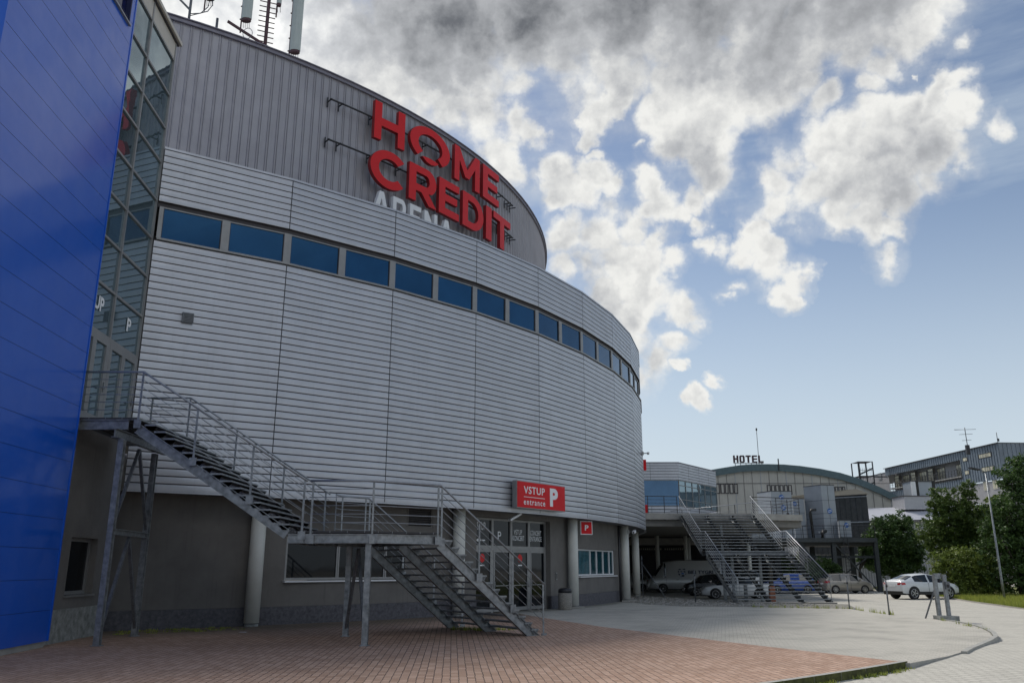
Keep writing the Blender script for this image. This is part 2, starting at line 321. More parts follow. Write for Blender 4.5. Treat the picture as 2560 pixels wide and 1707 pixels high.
# ------------------------------------------------------------------ mesh building
class MB:
    def __init__(s): s.v = []; s.f = []; s.mi = []; s.m = []; s.sm = []
    def mat(s, m):
        if m not in s.m: s.m.append(m)
        return s.m.index(m)
    def add(s, vs, fs, m=None, smooth=False):
        o = len(s.v); s.v += [tuple(v) for v in vs]
        k = s.mat(m) if m else 0
        for f in fs: s.f.append([i + o for i in f]); s.mi.append(k); s.sm.append(smooth)
    def quad(s, a, b, c, d, m=None): s.add([a, b, c, d], [(0, 1, 2, 3)], m)
    def box(s, x0, x1, y0, y1, z0, z1, m=None):
        s.add([(x0, y0, z0), (x1, y0, z0), (x1, y1, z0), (x0, y1, z0), (x0, y0, z1), (x1, y0, z1), (x1, y1, z1), (x0, y1, z1)],
              [(0, 3, 2, 1), (4, 5, 6, 7), (0, 1, 5, 4), (1, 2, 6, 5), (2, 3, 7, 6), (3, 0, 4, 7)], m)
    def obox(s, o, ax, ay, az, m=None):   # o = corner, three edge vectors
        o, ax, ay, az = map(Vector, (o, ax, ay, az))
        p = [o, o + ax, o + ax + ay, o + ay]; p += [q + az for q in p]
        fl = ax.cross(ay).dot(az) > 0
        fs = [(0, 3, 2, 1), (4, 5, 6, 7), (0, 1, 5, 4), (1, 2, 6, 5), (2, 3, 7, 6), (3, 0, 4, 7)]
        if not fl: fs = [f[::-1] for f in fs]
        s.add(p, fs, m)
    def beam(s, a, b, w, h, m=None, up=(0, 0, 1)):   # centred on the line a-b
        a, b = Vector(a), Vector(b); d = (b - a).normalized(); u = Vector(up)
        if abs(d.dot(u)) > .98: u = Vector((0, 1, 0))
        r = d.cross(u).normalized(); u = r.cross(d).normalized()
        s.obox(a - r * w / 2 - u * h / 2, b - a, r * w, u * h, m)
    def ibeam(s, a, b, w, h, m=None, up=(0, 0, 1), t=.016):
        a, b = Vector(a), Vector(b); d = (b - a).normalized(); u = Vector(up)
        if abs(d.dot(u)) > .98: u = Vector((0, 1, 0))
        r = d.cross(u).normalized(); u = r.cross(d).normalized()
        s.obox(a - r * w / 2 - u * h / 2, b - a, r * w, u * t, m)
        s.obox(a - r * w / 2 + u * (h / 2 - t), b - a, r * w, u * t, m)
        s.obox(a - r * t / 2 - u * (h / 2 - t), b - a, r * t, u * (h - 2 * t), m)
    def tube(s, pts, r, n=8, m=None, closed=False, cap=True):
        pts = [Vector(p) for p in pts]; rings = []
        k = len(pts)
        for i, p in enumerate(pts):
            a = pts[i - 1] if i > 0 else None; b = pts[i + 1] if i < k - 1 else None
            d1 = (p - a).normalized() if a is not None else None; d2 = (b - p).normalized() if b is not None else None
            d = (d1 + d2).normalized() if (d1 is not None and d2 is not None) else (d1 or d2)
            u = Vector((0, 0, 1)) if abs(d.z) < .95 else Vector((0, 1, 0))
            x = d.cross(u).normalized(); y = x.cross(d).normalized()
            rr = r[i] if isinstance(r, (list, tuple)) else r
            sc_ = 1.0
            if d1 is not None and d2 is not None:
                c = max(.5, sqrt(max(0, (1 + d1.dot(d2)) / 2))); sc_ = 1 / c
            rings.append([p + x * cos(2 * pi * j / n) * rr * (1 if abs(x.dot((d2 or d1) - (d1 or d2))) < 1e-6 else sc_) + y * sin(2 * pi * j / n) * rr * sc_ for j in range(n)])
        vs = [q for ring in rings for q in ring]; fs = []
        for i in range(k - 1):
            for j in range(n):
                fs.append((i * n + j, i * n + (j + 1) % n, (i + 1) * n + (j + 1) % n, (i + 1) * n + j))
        s.add(vs, fs, m, True)
        if cap:
            s.add([], [], m)
            o = len(s.v) - len(vs)
            s.f.append([o + j for j in range(n)][::-1]); s.mi.append(s.mat(m) if m else 0); s.sm.append(False)
            s.f.append([o + (k - 1) * n + j for j in range(n)]); s.mi.append(s.mat(m) if m else 0); s.sm.append(False)
    def prism(s, poly, z0, z1, m=None):   # poly in XY
        n = len(poly); ar = sum(poly[i][0] * poly[(i + 1) % n][1] - poly[(i + 1) % n][0] * poly[i][1] for i in range(n))
        if ar < 0: poly = poly[::-1]
        vs = [(x, y, z0) for x, y in poly] + [(x, y, z1) for x, y in poly]
        fs = [tuple(range(n))[::-1], tuple(range(n, 2 * n))] + [(i, (i + 1) % n, n + (i + 1) % n, n + i) for i in range(n)]
        s.add(vs, fs, m)
    def loft(s, prof, path_fn, n, m=None, smooth=False):
        pass
    def arcwall(s, cx, cy, r, a0, a1, z0, z1, n, m=None, inward=False, smooth=True):
        vs = []; fs = []
        for i in range(n + 1):
            a = radians(a0 + (a1 - a0) * i / n); x = cx + r * cos(a); y = cy + r * sin(a)
            vs += [(x, y, z0), (x, y, z1)]
        for i in range(n):
            f = (2 * i, 2 * i + 2, 2 * i + 3, 2 * i + 1); fs.append(f[::-1] if inward else f)
        s.add(vs, fs, m, smooth)
    def annulus(s, cx, cy, r0, r1, a0, a1, z, n, m=None, down=False):
        vs = []; fs = []
        for i in range(n + 1):
            a = radians(a0 + (a1 - a0) * i / n)
            vs += [(cx + r0 * cos(a), cy + r0 * sin(a), z), (cx + r1 * cos(a), cy + r1 * sin(a), z)]
        for i in range(n):
            f = (2 * i, 2 * i + 1, 2 * i + 3, 2 * i + 2); fs.append(f[::-1] if down else f)
        s.add(vs, fs, m)
    def arcbox(s, cx, cy, r0, r1, a0, a1, z0, z1, n, m=None):
        s.arcwall(cx, cy, r1, a0, a1, z0, z1, n, m); s.arcwall(cx, cy, r0, a0, a1, z0, z1, n, m, True)
        s.annulus(cx, cy, r0, r1, a0, a1, z1, n, m); s.annulus(cx, cy, r0, r1, a0, a1, z0, n, m, True)
        for a, fl in ((a0, 0), (a1, 1)):
            c_, s_ = cos(radians(a)), sin(radians(a))
            q = [(cx + r0 * c_, cy + r0 * s_, z0), (cx + r1 * c_, cy + r1 * s_, z0), (cx + r1 * c_, cy + r1 * s_, z1), (cx + r0 * c_, cy + r0 * s_, z1)]
            s.quad(*(q[::-1] if fl else q), m)
    def disc(s, c, nrm, r, n=20, m=None, h=0.0):
        c = Vector(c); d = Vector(nrm).normalized(); u = Vector((0, 0, 1)) if abs(d.z) < .9 else Vector((1, 0, 0))
        x = u.cross(d).normalized(); y = d.cross(x)
        vs = [c + d * h + (x * cos(2 * pi * i / n) + y * sin(2 * pi * i / n)) * r for i in range(n)]
        if h:
            vs += [c + (x * cos(2 * pi * i / n) + y * sin(2 * pi * i / n)) * r for i in range(n)]
            s.add(vs, [tuple(range(n))] + [(i, n + i, n + (i + 1) % n, (i + 1) % n) for i in range(n)], m)
        else: s.add(vs, [tuple(range(n))], m)
    def build(s, name, mat=None, parent=None, origin=None):
        me = bpy.data.meshes.new(name)
        o = Vector(origin) if origin is not None else Vector((0, 0, 0))
        if parent is not None and origin is None: o = Vector(parent.get('_o', (0, 0, 0)))
        me.from_pydata([(v[0] - o.x, v[1] - o.y, v[2] - o.z) for v in s.v], [], s.f)
        ms = s.m if s.m else [mat]
        for q in ms: me.materials.append(q)
        if s.f:
            me.polygons.foreach_set('material_index', s.mi); me.polygons.foreach_set('use_smooth', s.sm)
        me.update()
        ob = bpy.data.objects.new(name, me); COL.objects.link(ob)
        if parent is not None:
            ob.parent = parent
            po = parent.get('_o')
            if po is not None: pass
        else: ob.location = o
        return ob
def tag(o, label=None, cat=None, group=None, kind=None):
    if label: o['label'] = label
    if cat: o['category'] = cat
    if group: o['group'] = group
    if kind: o['kind'] = kind
    return o
def thing(name, label, cat, loc=(0, 0, 0), rz=0, group=None):
    o = bpy.data.objects.new(name, None); COL.objects.link(o); o.location = loc; o.rotation_euler = (0, 0, rz)
    o.empty_display_size = .3
    if rz == 0: o['_o'] = tuple(loc)          # parts given in world coordinates
    return tag(o, label, cat, group)
def part(mb, name, parent, mat=None, label=None):
    # sub-parts: the parent is a mesh whose own origin equals its root's
    root = parent
    while root.parent is not None: root = root.parent
    o = root.get('_o', (0, 0, 0))
    ob = mb.build(name, mat, None, origin=o); ob.location = (0, 0, 0)
    ob.parent = parent
    if label: ob['label'] = label
    return ob
def struct(mb, name, mat=None, kind='structure'):
    ob = mb.build(name, mat); ob['kind'] = kind; return ob
def solo(mb, name, label, cat, mat=None, group=None, origin=None):
    ob = mb.build(name, mat, None, origin=origin); return tag(ob, label, cat, group)
def copy_tree(o, loc, rz, label, group=None):
    r = o.copy(); COL.objects.link(r); r.location = loc; r.rotation_euler = (0, 0, rz); r['label'] = label
    if group: r['group'] = group
    for ch in list(o.children):
        c = ch.copy(); COL.objects.link(c); c.parent = r
        for g in list(ch.children):
            d = g.copy(); COL.objects.link(d); d.parent = c
    return r
def P(a, r=40.0, z=0.0):
    return Vector((CX + r * cos(radians(a)), CY + r * sin(radians(a)), z))

# lettering: a flat filled outline, thickened, set in the plane (o; right, up)
def curve_mesh(splines, depth, bev=0.0):
    cu = bpy.data.curves.new('outline', 'CURVE'); cu.dimensions = '2D'; cu.fill_mode = 'BOTH'; cu.extrude = depth / 2
    for pts in splines:
        sp = cu.splines.new('POLY'); sp.points.add(len(pts) - 1)
        for i, p in enumerate(pts): sp.points[i].co = (p[0], p[1], 0, 1)
        sp.use_cyclic_u = True
    ob = bpy.data.objects.new('outline', cu); COL.objects.link(ob)
    bpy.context.view_layer.update()
    dg = bpy.context.evaluated_depsgraph_get()
    me = bpy.data.meshes.new_from_object(ob.evaluated_get(dg)); r = ([v.co.copy() for v in me.vertices], [tuple(p.vertices) for p in me.polygons])
    bpy.data.objects.remove(ob); bpy.data.curves.remove(cu); bpy.data.meshes.remove(me)
    return r
_tc = {}
def text_mesh(txt, depth=.01, bold=0.0, spacing=1.0):
    k = (txt, depth, bold, spacing)
    if k in _tc: return _tc[k]
    cu = bpy.data.curves.new('txt', 'FONT'); cu.body = txt; cu.extrude = depth / 2; cu.offset = bold; cu.size = 1.0; cu.space_character = spacing
    cu.resolution_u = 4
    ob = bpy.data.objects.new('txt', cu); COL.objects.link(ob)
    bpy.context.view_layer.update()
    dg = bpy.context.evaluated_depsgraph_get()
    me = bpy.data.meshes.new_from_object(ob.evaluated_get(dg)); vs = [v.co.copy() for v in me.vertices]; fs = [tuple(p.vertices) for p in me.polygons]
    bpy.data.objects.remove(ob); bpy.data.curves.remove(cu); bpy.data.meshes.remove(me)
    _tc[k] = (vs, fs); return _tc[k]
def place_text(mb, txt, o, right, up, w, h, mat, depth=.01, bold=0.0, spacing=1.0):
    """fit the text's ink box to w x h with its lower left corner at o"""
    vs, fs = text_mesh(txt, depth, bold, spacing)
    x0 = min(v.x for v in vs); x1 = max(v.x for v in vs); y0 = min(v.y for v in vs); y1 = max(v.y for v in vs)
    right, up, o = Vector(right).normalized(), Vector(up).normalized(), Vector(o); nn = right.cross(up)
    mb.add([o + right * ((v.x - x0) / (x1 - x0) * w) + up * ((v.y - y0) / (y1 - y0) * h) + nn * (v.z + depth / 2) for v in vs], fs, mat)
def place_outline(mb, splines, o, right, up, w, h, mat, depth=.05):
    vs, fs = curve_mesh(splines, depth); right, up, o = Vector(right).normalized(), Vector(up).normalized(), Vector(o); nn = right.cross(up)
    mb.add([o + right * (v.x * w) + up * (v.y * h) + nn * (v.z + depth / 2) for v in vs], fs, mat)
# ================================================================== the round arena
R1, R2 = 40.0, 33.55
Z1, Z2, Z3, Z4 = 3.935, 11.73, 14.95, 24.05
PITCHZ = .2287
A_END = -60.3
def facet_pt(a, off=0.0, z=0.0):
    k = floor((a + 54.2) / 6.0 + 1e-6); s0 = -54.2 + 6 * k; s1 = s0 + 6
    t = (a - s0) / 6.0; p = P(s0, R1) * (1 - t) + P(s1, R1) * t
    m_ = radians(s0 + 3); p += Vector((cos(m_), sin(m_), 0)) * off; p.z = z
    return p
arena = thing('round_arena', 'huge round silver clad arena with blue window band and ribbed grey upper drum', 'arena', (CX, CY, 0))
def cladding(a0, a1, z0, n, fs, zend=None):
    prof = []
    for i in range(n):
        z = z0 + i * PITCHZ
        prof += [(z + .018, .000), (z + .030, .005), (z + .10, .009), (z + .165, .008), (z + .2145, .003), (z + .2155, -.03), (z + PITCHZ + .017, -.03)]
    if zend: prof[-1] = (zend, prof[-1][1])
    mb = MB(); vs = []; g = .03
    for (z, o) in prof:
        p = facet_pt(a0 + 1e-4, o, z); q = facet_pt(a1 - 1e-4, o, z); d = (q - p).normalized()
        vs += [p + d * g / 2, q - d * g / 2]
    fl = []; fd = []
    for i in range(len(prof) - 1):
        f = (2 * i, 2 * i + 1, 2 * i + 3, 2 * i + 2)
        (fd if i % 7 in (4, 5, 6) else fl).append(f)
    mb.add(vs, fl, M_SILVER); mb.add(vs, fd, M_SILVER_REV)
    return mb
bays = [(A_END, -54.2)] + [(-54.2 + 6 * k, -48.2 + 6 * k) for k in range(0, 22)]
for (a0, a1) in bays:
    part(cladding(a0, a1, Z1, 34, None), 'wall_cladding', arena)
    mb = cladding(a0, a1, 13.04, 8, None)
    p, q = facet_pt(a0 + 1e-4, .03, 0), facet_pt(a1 - 1e-4, .03, 0)
    p2, q2 = facet_pt(a0 + 1e-4, -.4, 0), facet_pt(a1 - 1e-4, -.4, 0)
    def zz(v, z): return (v[0], v[1], z)
    mb.add([zz(p, 14.872), zz(q, 14.872), zz(q, 14.95), zz(p, 14.95), zz(q2, 14.95), zz(p2, 14.95), zz(q2, 14.5), zz(p2, 14.5)],
           [(0, 1, 2, 3), (3, 2, 4, 5), (5, 4, 6, 7)], M_SILVER)
    part(mb, 'parapet_cladding', arena)
mb = MB()
n_ = 60
for (a0, a1) in bays:      # dark backing behind the joints, band soffits
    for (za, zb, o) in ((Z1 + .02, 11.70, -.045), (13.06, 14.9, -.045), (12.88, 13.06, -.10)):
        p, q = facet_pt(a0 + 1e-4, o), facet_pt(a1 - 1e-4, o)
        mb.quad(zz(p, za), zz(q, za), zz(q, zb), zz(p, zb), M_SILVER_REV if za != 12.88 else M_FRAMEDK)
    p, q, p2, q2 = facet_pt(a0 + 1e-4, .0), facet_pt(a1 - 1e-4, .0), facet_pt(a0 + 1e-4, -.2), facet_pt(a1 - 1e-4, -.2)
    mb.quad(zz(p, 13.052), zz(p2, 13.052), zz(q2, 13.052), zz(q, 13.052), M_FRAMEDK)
part(mb, 'cladding_backing', arena)
# far side of the arena, plain
mb = MB(); mb.arcwall(CX, CY, R1 - .02, 83.8, 360 - 66, Z1, Z3, 40, M_SILVER); part(mb, 'rear_cladding', arena)
# window band: one window per three degrees
k = 0
a = -60.2
while a < 70:
    b = a + 3.0 if a > -60 else -57.2
    p, q = facet_pt(a + 1e-4, -.13), facet_pt(b - 1e-4, -.13)
    d = (q - p).normalized(); L = (q - p).length; nrm = Vector((d.y, -d.x, 0))
    fr = MB()
    for (s0, s1) in ((0, .13), (L - .13, L)):
        fr.obox(p + d * s0 + Vector((0, 0, 11.78)), d * (s1 - s0), nrm * .07, (0, 0, 1.12), M_FRAME)
    for (s0, s1) in ((.13, .155), (L - .155, L - .13)):
        fr.obox(p + d * s0 + Vector((0, 0, 11.78)), d * (s1 - s0), nrm * .035, (0, 0, 1.12), M_FRAMEDK)
    fr.obox(p + Vector((0, 0, 11.735)), d * L, nrm * .19, (0, 0, .065), M_FRAME)
    fr.obox(p + d * .13 + Vector((0, 0, 12.86)), d * (L - .26), nrm * .05, (0, 0, .04), M_FRAME)
    fr.obox(p + d * .13 + Vector((0, 0, 11.80)), d * (L - .26), nrm * .05, (0, 0, .03), M_FRAME)
    w = part(fr, 'band_window', arena)
    g = MB(); o = nrm * .015
    rt_ = [nrm * R_.uniform(-.006, .006) for _ in range(4)]; g.quad(zz(p + o + rt_[0], 11.79), zz(q + o + rt_[1], 11.79), zz(q + o + rt_[2], 12.9), zz(p + o + rt_[3], 12.9), M_BAND)
    part(g, 'pane', w)
    a = b
# lower roof, soffit
mb = MB(); mb.annulus(CX, CY, R2 - .5, R1 - .3, 0, 360, 14.45, 90, M_ROOF); part(mb, 'terrace_roof', arena)
mb = MB()
for (a0, a1) in bays:
    p, q, p2, q2 = facet_pt(a0 + 1e-4, .0), facet_pt(a1 - 1e-4, .0), P(a0, 38.7), P(a1, 38.7)
    z = Z1 + .012
    mb.quad(zz(p2, z), zz(q2, z), zz(q, z), zz(p, z), M_SOFFIT)
    mb.obox(zz(facet_pt(a0 + 1e-4, -.10), Z1 - .03), facet_pt(a1 - 1e-4, -.1) - facet_pt(a0 + 1e-4, -.1), facet_pt(a0 + 1e-4, .02) - facet_pt(a0 + 1e-4, -.10), (0, 0, .045), M_SILVER)
part(mb, 'soffit', arena)
# upper drum of ribbed sheet
mb = MB(); pitch = 360 / 530; pr_ = [(0.0, 0), (.60, 0), (.64, .045), (.70, .045), (.74, 0), (.84, 0), (.88, .045), (.94, .045), (.98, 0)]
vs = []
for i in range(530):
    for (f, o) in pr_:
        a = radians((i + f) * pitch); r = R2 + o
        vs += [(CX + r * cos(a), CY + r * sin(a), 14.4), (CX + r * cos(a), CY + r * sin(a), 24.0)]
n = len(vs) // 2
mb.add(vs, [(2 * i, (2 * i + 2) % (2 * n), (2 * i + 3) % (2 * n), 2 * i + 1) for i in range(n)], M_DRUM)
part(mb, 'ribbed_drum', arena)
mb = MB(); mb.arcbox(CX, CY, R2 - .3, R2 + .13, 0, 359.999, 23.93, 24.09, 180, M_DRUMCAP); mb.arcbox(CX, CY, R2 - .3, R2 + .20, 0, 359.999, 24.093, 24.14, 180, M_DRUMCAP)
part(mb, 'roof_edge', arena)
mb = MB(); vs = [(CX, CY, 26.2)]; nn = 90
for rr, zz_ in ((12, 25.9), (24, 25.0), (33.5, 24.05)):
    vs += [(CX + rr * cos(2 * pi * i / nn), CY + rr * sin(2 * pi * i / nn), zz_) for i in range(nn)]
fs = [(0, 1 + i, 1 + (i + 1) % nn) for i in range(nn)]
for k in range(2): fs += [(1 + k * nn + i, 1 + (k + 1) * nn + i, 1 + (k + 1) * nn + (i + 1) % nn, 1 + k * nn + (i + 1) % nn) for i in range(nn)]
mb.add(vs, fs, M_ROOF); part(mb, 'roof', arena)

# ground floor wall with openings
RW = 38.95
OPEN = [(-52.6, -45.7, 1.36, 2.75), (-45.65, -43.85, 3.22, 3.90), (-40.35, -32.6, 0.0, 3.74), (-28.6, -20.1, 1.36, 2.62)]
def wallpiece(mb, a0, a1, z0, z1, m, r=RW):
    mb.arcwall(CX, CY, r, a0, a1, z0, z1, max(1, int(abs(a1 - a0) / 1.0)), m)
mb = MB(); edges = [-66.0]
cuts = sorted(OPEN)
a = -61.0
segs = []
for (a0, a1, z0, z1) in cuts:
    if a0 > a: wallpiece(mb, a, a0, .55, Z1 + .05, M_RENDER)
    if z0 > .6: wallpiece(mb, a0, a1, .55, z0, M_RENDER)
    if z1 < Z1: wallpiece(mb, a0, a1, z1, Z1 + .05, M_RENDER)
    for (aa, fl) in ((a0, 0), (a1, 1)):
        p, q = P(aa, RW), P(aa, RW - .3); f = [zz(p, z0), zz(q, z0), zz(q, z1), zz(p, z1)]
        mb.quad(*(f[::-1] if fl else f), M_RENDER)
    mb.annulus(CX, CY, RW - .3, RW, a0, a1, z1, 6, M_RENDER, True)
    if z0 > 0: mb.annulus(CX, CY, RW - .3, RW, a0, a1, z0, 6, M_RENDER)
    a = max(a, a1)
wallpiece(mb, a, -17.6, .55, Z1 + .05, M_RENDER)
p, q = P(-17.6, RW), P(-17.6, 24); mb.quad(zz(p, 0), zz(q, 0), zz(q, 4), zz(p, 4), M_RENDER)
part(mb, 'ground_floor_wall', arena)
mb = MB()
for (a0, a1) in ((-61, -40.35), (-32.6, -17.6)):
    mb.arcbox(CX, CY, RW - .2, RW + .035, a0, a1, -.05, .545, int((a1 - a0)), M_PLINTH)
part(mb, 'stone_plinth', arena)
# deep back wall of the open undercroft beyond the last room
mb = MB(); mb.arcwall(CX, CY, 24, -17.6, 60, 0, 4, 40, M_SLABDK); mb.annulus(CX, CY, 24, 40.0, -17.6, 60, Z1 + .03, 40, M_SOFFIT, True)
part(mb, 'undercroft_wall', arena)
# columns, one every twelve degrees
for a in (-54.2, -42.25, -30.3, -18.3, -6.3, 5.8):
    c = P(a, 39.27); mb = MB()
    mb.tube([(c.x, c.y, .10), (c.x, c.y, 3.95)], .235, 28, M_COLUMN)
    mb.tube([(c.x, c.y, -.05), (c.x, c.y, .08)], .215, 20, M_STONE)
    part(mb, 'column', arena)
for a in (-30.3, -18.3):
    c = P(a, 39.3); mb = MB(); d = P(a, 1) - P(a, 0)
    mb.box(c.x - .45, c.x + .45, c.y - .45, c.y + .45, -.05, .05, M_CONC); part(mb, 'column_footing', arena)
# drain pipe beside the fourth column
c = P(-19.6, 39.15); mb = MB(); mb.tube([(c.x, c.y, 0), (c.x, c.y, 3.94)], .06, 10, M_RAILDK); part(mb, 'drain_pipe', arena)
def chord_window(name, a0, a1, z0, z1, divs, glassm, framem, r=RW - .12, fw=.07, sill=True, transom=None):
    p, q = P(a0, r), P(a1, r); d = (q - p).normalized(); L = (q - p).length; nrm = Vector((d.y, -d.x, 0))
    fr = MB(); up = Vector((0, 0, 1))
    fr.obox(p + up * z0, d * L, nrm * .06, up * fw, framem); fr.obox(p + up * (z1 - fw), d * L, nrm * .06, up * fw, framem)
    for t in divs:
        w = fw if t in (0, 1) else fw * 1.7
        s0 = 0 if t == 0 else (L - w if t == 1 else t * L - w / 2)
        fr.obox(p + d * s0 + up * (z0 + fw), d * w, nrm * .06, up * (z1 - z0 - 2 * fw), framem)
        if 0 < t < 1: fr.obox(p + d * (s0 + w / 2 - .006) + up * (z0 + fw), d * .012, nrm * .066, up * (z1 - z0 - 2 * fw), M_FRAMEDK)
    if sill: fr.obox(p - d * .06 + up * (z0 - .07), d * (L + .12), nrm * .27, up * .045, M_WHITE)
    w = part(fr, name, arena)
    g = MB(); o = nrm * .02; g.quad(p + o + up * z0, q + o + up * z0, q + o + up * z1, p + o + up * z1, glassm); part(g, 'pane', w)
    return p, d, L, nrm
chord_window('office_window', -52.58, -45.72, 1.37, 2.74, (0, .42, .83, 1), M_DARKGL, M_FRAME)
p, d, L, nrm = chord_window('ticket_window', -28.58, -20.12, 1.37, 2.61, (0, .35, .52, .7, .88, 1), glass('teal_glass', (.01, .055, .075), .04, .004, 2, .9), M_WHITE)
mb = MB()
for i in range(11):      # vertical blinds seen through the first panes
    mb.obox(p + d * (.1 + i * .19) + nrm * .022 + Vector((0, 0, 1.46)), d * .045, nrm * .004, (0, 0, 1.06), material('blind_slat', (.08, .22, .27), .6))
part(mb, 'blinds', arena)
# louvre
p, q = P(-45.63, RW - .1), P(-43.87, RW - .1); d = (q - p).normalized(); L = (q - p).length; nrm = Vector((d.y, -d.x, 0)); up = Vector((0, 0, 1))
mb = MB(); mb.obox(p + up * 3.22, d * L, -nrm * .02, up * .68, M_BLACK)
for i in range(9): mb.obox(p + up * (3.25 + i * .073), d * L, nrm * .07 - up * .03, up * .022, M_FRAMEDK)
for s0, s1, h0, h1 in ((0, L, 3.22, 3.25), (0, L, 3.87, 3.9), (0, .05, 3.25, 3.87), (L - .05, L, 3.25, 3.87)):
    mb.obox(p + d * s0 + up * h0, d * (s1 - s0), nrm * .1, up * (h1 - h0), M_RENDER)
part(mb, 'louvre', arena)
# entrance: four glazed bays, lettering on the fanlights
p, q = P(-40.33, RW - .30), P(-32.62, RW - .30); d = (q - p).normalized(); L = (q - p).length; nrm = Vector((d.y, -d.x, 0))
fr = MB(); fl_ = L / 4
for i in range(5):
    w = .10 if i in (0, 4) else .14; s0 = 0 if i == 0 else (L - w if i == 4 else i * fl_ - w / 2)
    fr.obox(p + d * s0, d * w, nrm * .08, up * 3.73, M_FRAME)
fr.obox(p + up * 2.46, d * L, nrm * .075, up * .17, M_FRAME); fr.obox(p + up * 3.64, d * L, nrm * .075, up * .09, M_FRAME)
fr.obox(p + up * 3.735, d * L, -nrm * .1, up * .2, M_RENDER)
ent = part(fr, 'entrance_front', arena)
for i in range(4):
    s0 = i * fl_ + .08; s1 = (i + 1) * fl_ - .08; o = nrm * .02
    g = MB(); g.quad(p + d * s0 + o + up * 2.63, p + d * s1 + o + up * 2.63, p + d * s1 + o + up * 3.64, p + d * s0 + o + up * 3.64, M_DARKGL)
    part(g, 'fanlight', ent)
    dr = MB(); w = .075; o = nrm * .04
    for (u0, u1, h0, h1) in ((s0, s1, .03, .17), (s0, s1, 2.37, 2.455), (s0, s0 + w, .17, 2.37), (s1 - w, s1, .17, 2.37)):
        dr.obox(p + d * u0 + o + up * h0, d * (u1 - u0), nrm * .05, up * (h1 - h0), M_FRAME)
    dr.quad(p + d * s0 + o * 1.3 + up * .1, p + d * s1 + o * 1.3 + up * .1, p + d * s1 + o * 1.3 + up * 2.4, p + d * s0 + o * 1.3 + up * 2.4, M_DARKGL)
    dr.obox(p + d * (s0 + w) + o + up * 1.02, d * (s1 - s0 - 2 * w), nrm * .02, up * .03, M_FRAME)
    dr_o = part(dr, 'door', arena)
    hb = MB(); s_ = s1 - w * .5 if i % 2 == 0 else s0 + w * .5
    hb.tube([p + d * s_ + nrm * .14 + up * .95, p + d * s_ + nrm * .14 + up * 1.2], .014, 8, M_GALV); part(hb, 'handle', dr_o)
    if i in (0, 2):
        st = MB(); st.disc(p + d * ((s0 + s1) / 2) + nrm * .056 + up * 2.13, nrm, .17, 18, M_LETTER)
        st.quad(*[p + d * ((s0 + s1) / 2 + x) + nrm * .057 + up * z for x, z in ((-.14, 1.82), (.14, 1.82), (.14, 1.87), (-.14, 1.87))], M_WHITEFILM)
        part(st, 'door_sticker', dr_o)
films = [[('VSTUP', .08, .72, .56, .30)], [('P', .30, .34, .18, .34)], [('VSTUP', .16, .60, .46, .20), ('KONCERT', .08, .35, .66, .20)], [('CONCERT', .08, .60, .66, .20), ('ENTRANCE', .06, .35, .70, .20)]]
for i, rows in enumerate(films):
    t = MB()
    for (tx, u, v, w, h) in rows:
        bw = fl_ - .16
        place_text(t, tx, p + d * (i * fl_ + .08 + u * bw) + nrm * .022 + up * (2.63 + v * 1.01 - .12), d, up, w * bw * 1.12, h * 1.05, M_WHITEFILM, .003, .004, 1.06)
    if i == 0:
        z = 2.83; x = fl_ * .25
        t.quad(*[p + d * (x + a_) + nrm * .024 + up * (z + b_) for a_, b_ in ((.1, -.025), (.55, -.025), (.55, .025), (.1, .025))], M_WHITEFILM)
        t.add([p + d * (x + a_) + nrm * .025 + up * (z + b_) for a_, b_ in ((-.06, 0), (.12, -.075), (.12, .075))], [(0, 1, 2)], M_WHITEFILM)
    part(t, 'film_lettering', ent)
# intercom on the pier right of the doors
c = P(-32.0, RW); mb = MB(); dd = P(-31.7, RW) - c; dd.normalize(); nr = Vector((dd.y, -dd.x, 0))
mb.obox(c + up * 1.22, dd * .12, nr * .05, up * .32, M_FRAME); mb.obox(c + dd * .03 + up * 1.27, dd * .06, nr * .055, up * .22, M_BLACK); part(mb, 'intercom', arena)

# small square vent box on the cladding
c = facet_pt(-58.75, .02, 9.17); c2 = facet_pt(-58.0, .02, 9.17); dd = (c2 - c).normalized(); nr = Vector((dd.y, -dd.x, 0))
mb = MB(); mb.obox(c, dd * .34, nr * .09, up * .32, M_GALVDK)
for i in range(6): mb.obox(c + dd * .03 + nr * .09 + up * (.03 + i * .046), dd * .28, nr * .012, up * .012, M_FRAMEDK)
solo(mb, 'wall_vent', 'small square grey vent box alone on the left silver cladding', 'vent')
# surveillance cameras
def cctv(a, z, r, label):
    c = P(a, r, z); n_ = (P(a, 1) - P(a, 0)); tdir = Vector((-n_.y, n_.x, 0))
    t = thing('surveillance_camera', label, 'camera', tuple(c))
    mb = MB(); mb.beam(c, c + n_ * .3, .05, .05, M_FRAME); mb.box(c.x - .05, c.x + .05, c.y - .05, c.y + .05, z - .1, z + .1, M_FRAME); part(mb, 'bracket', t)
    mb = MB(); e = c + n_ * .32; mb.beam(e + tdir * .22 + up * .04, e - tdir * .22 - up * .05, .13, .13, M_WHITE); part(mb, 'housing', t)
    mb = MB(); mb.disc(e - tdir * .222 - up * .052, -tdir - up * .2, .045, 12, M_BLACK); part(mb, 'lens', t)
cctv(-19.0, 3.62, 39.6, 'white surveillance camera under the soffit beside a round column')
cctv(-13.0, 8.4, 40.05, 'small grey camera on the right rim of the silver cladding')
# lamp under the soffit behind the red entrance sign
c = P(-37.6, 39.7, 3.9); mb = MB(); mb.beam(c, c + Vector((-.45, -.35, -.28)), .16, .08, M_WHITE)
solo(mb, 'soffit_lamp', 'slanted pale lamp bracket under the soffit below the red entrance sign', 'lamp')

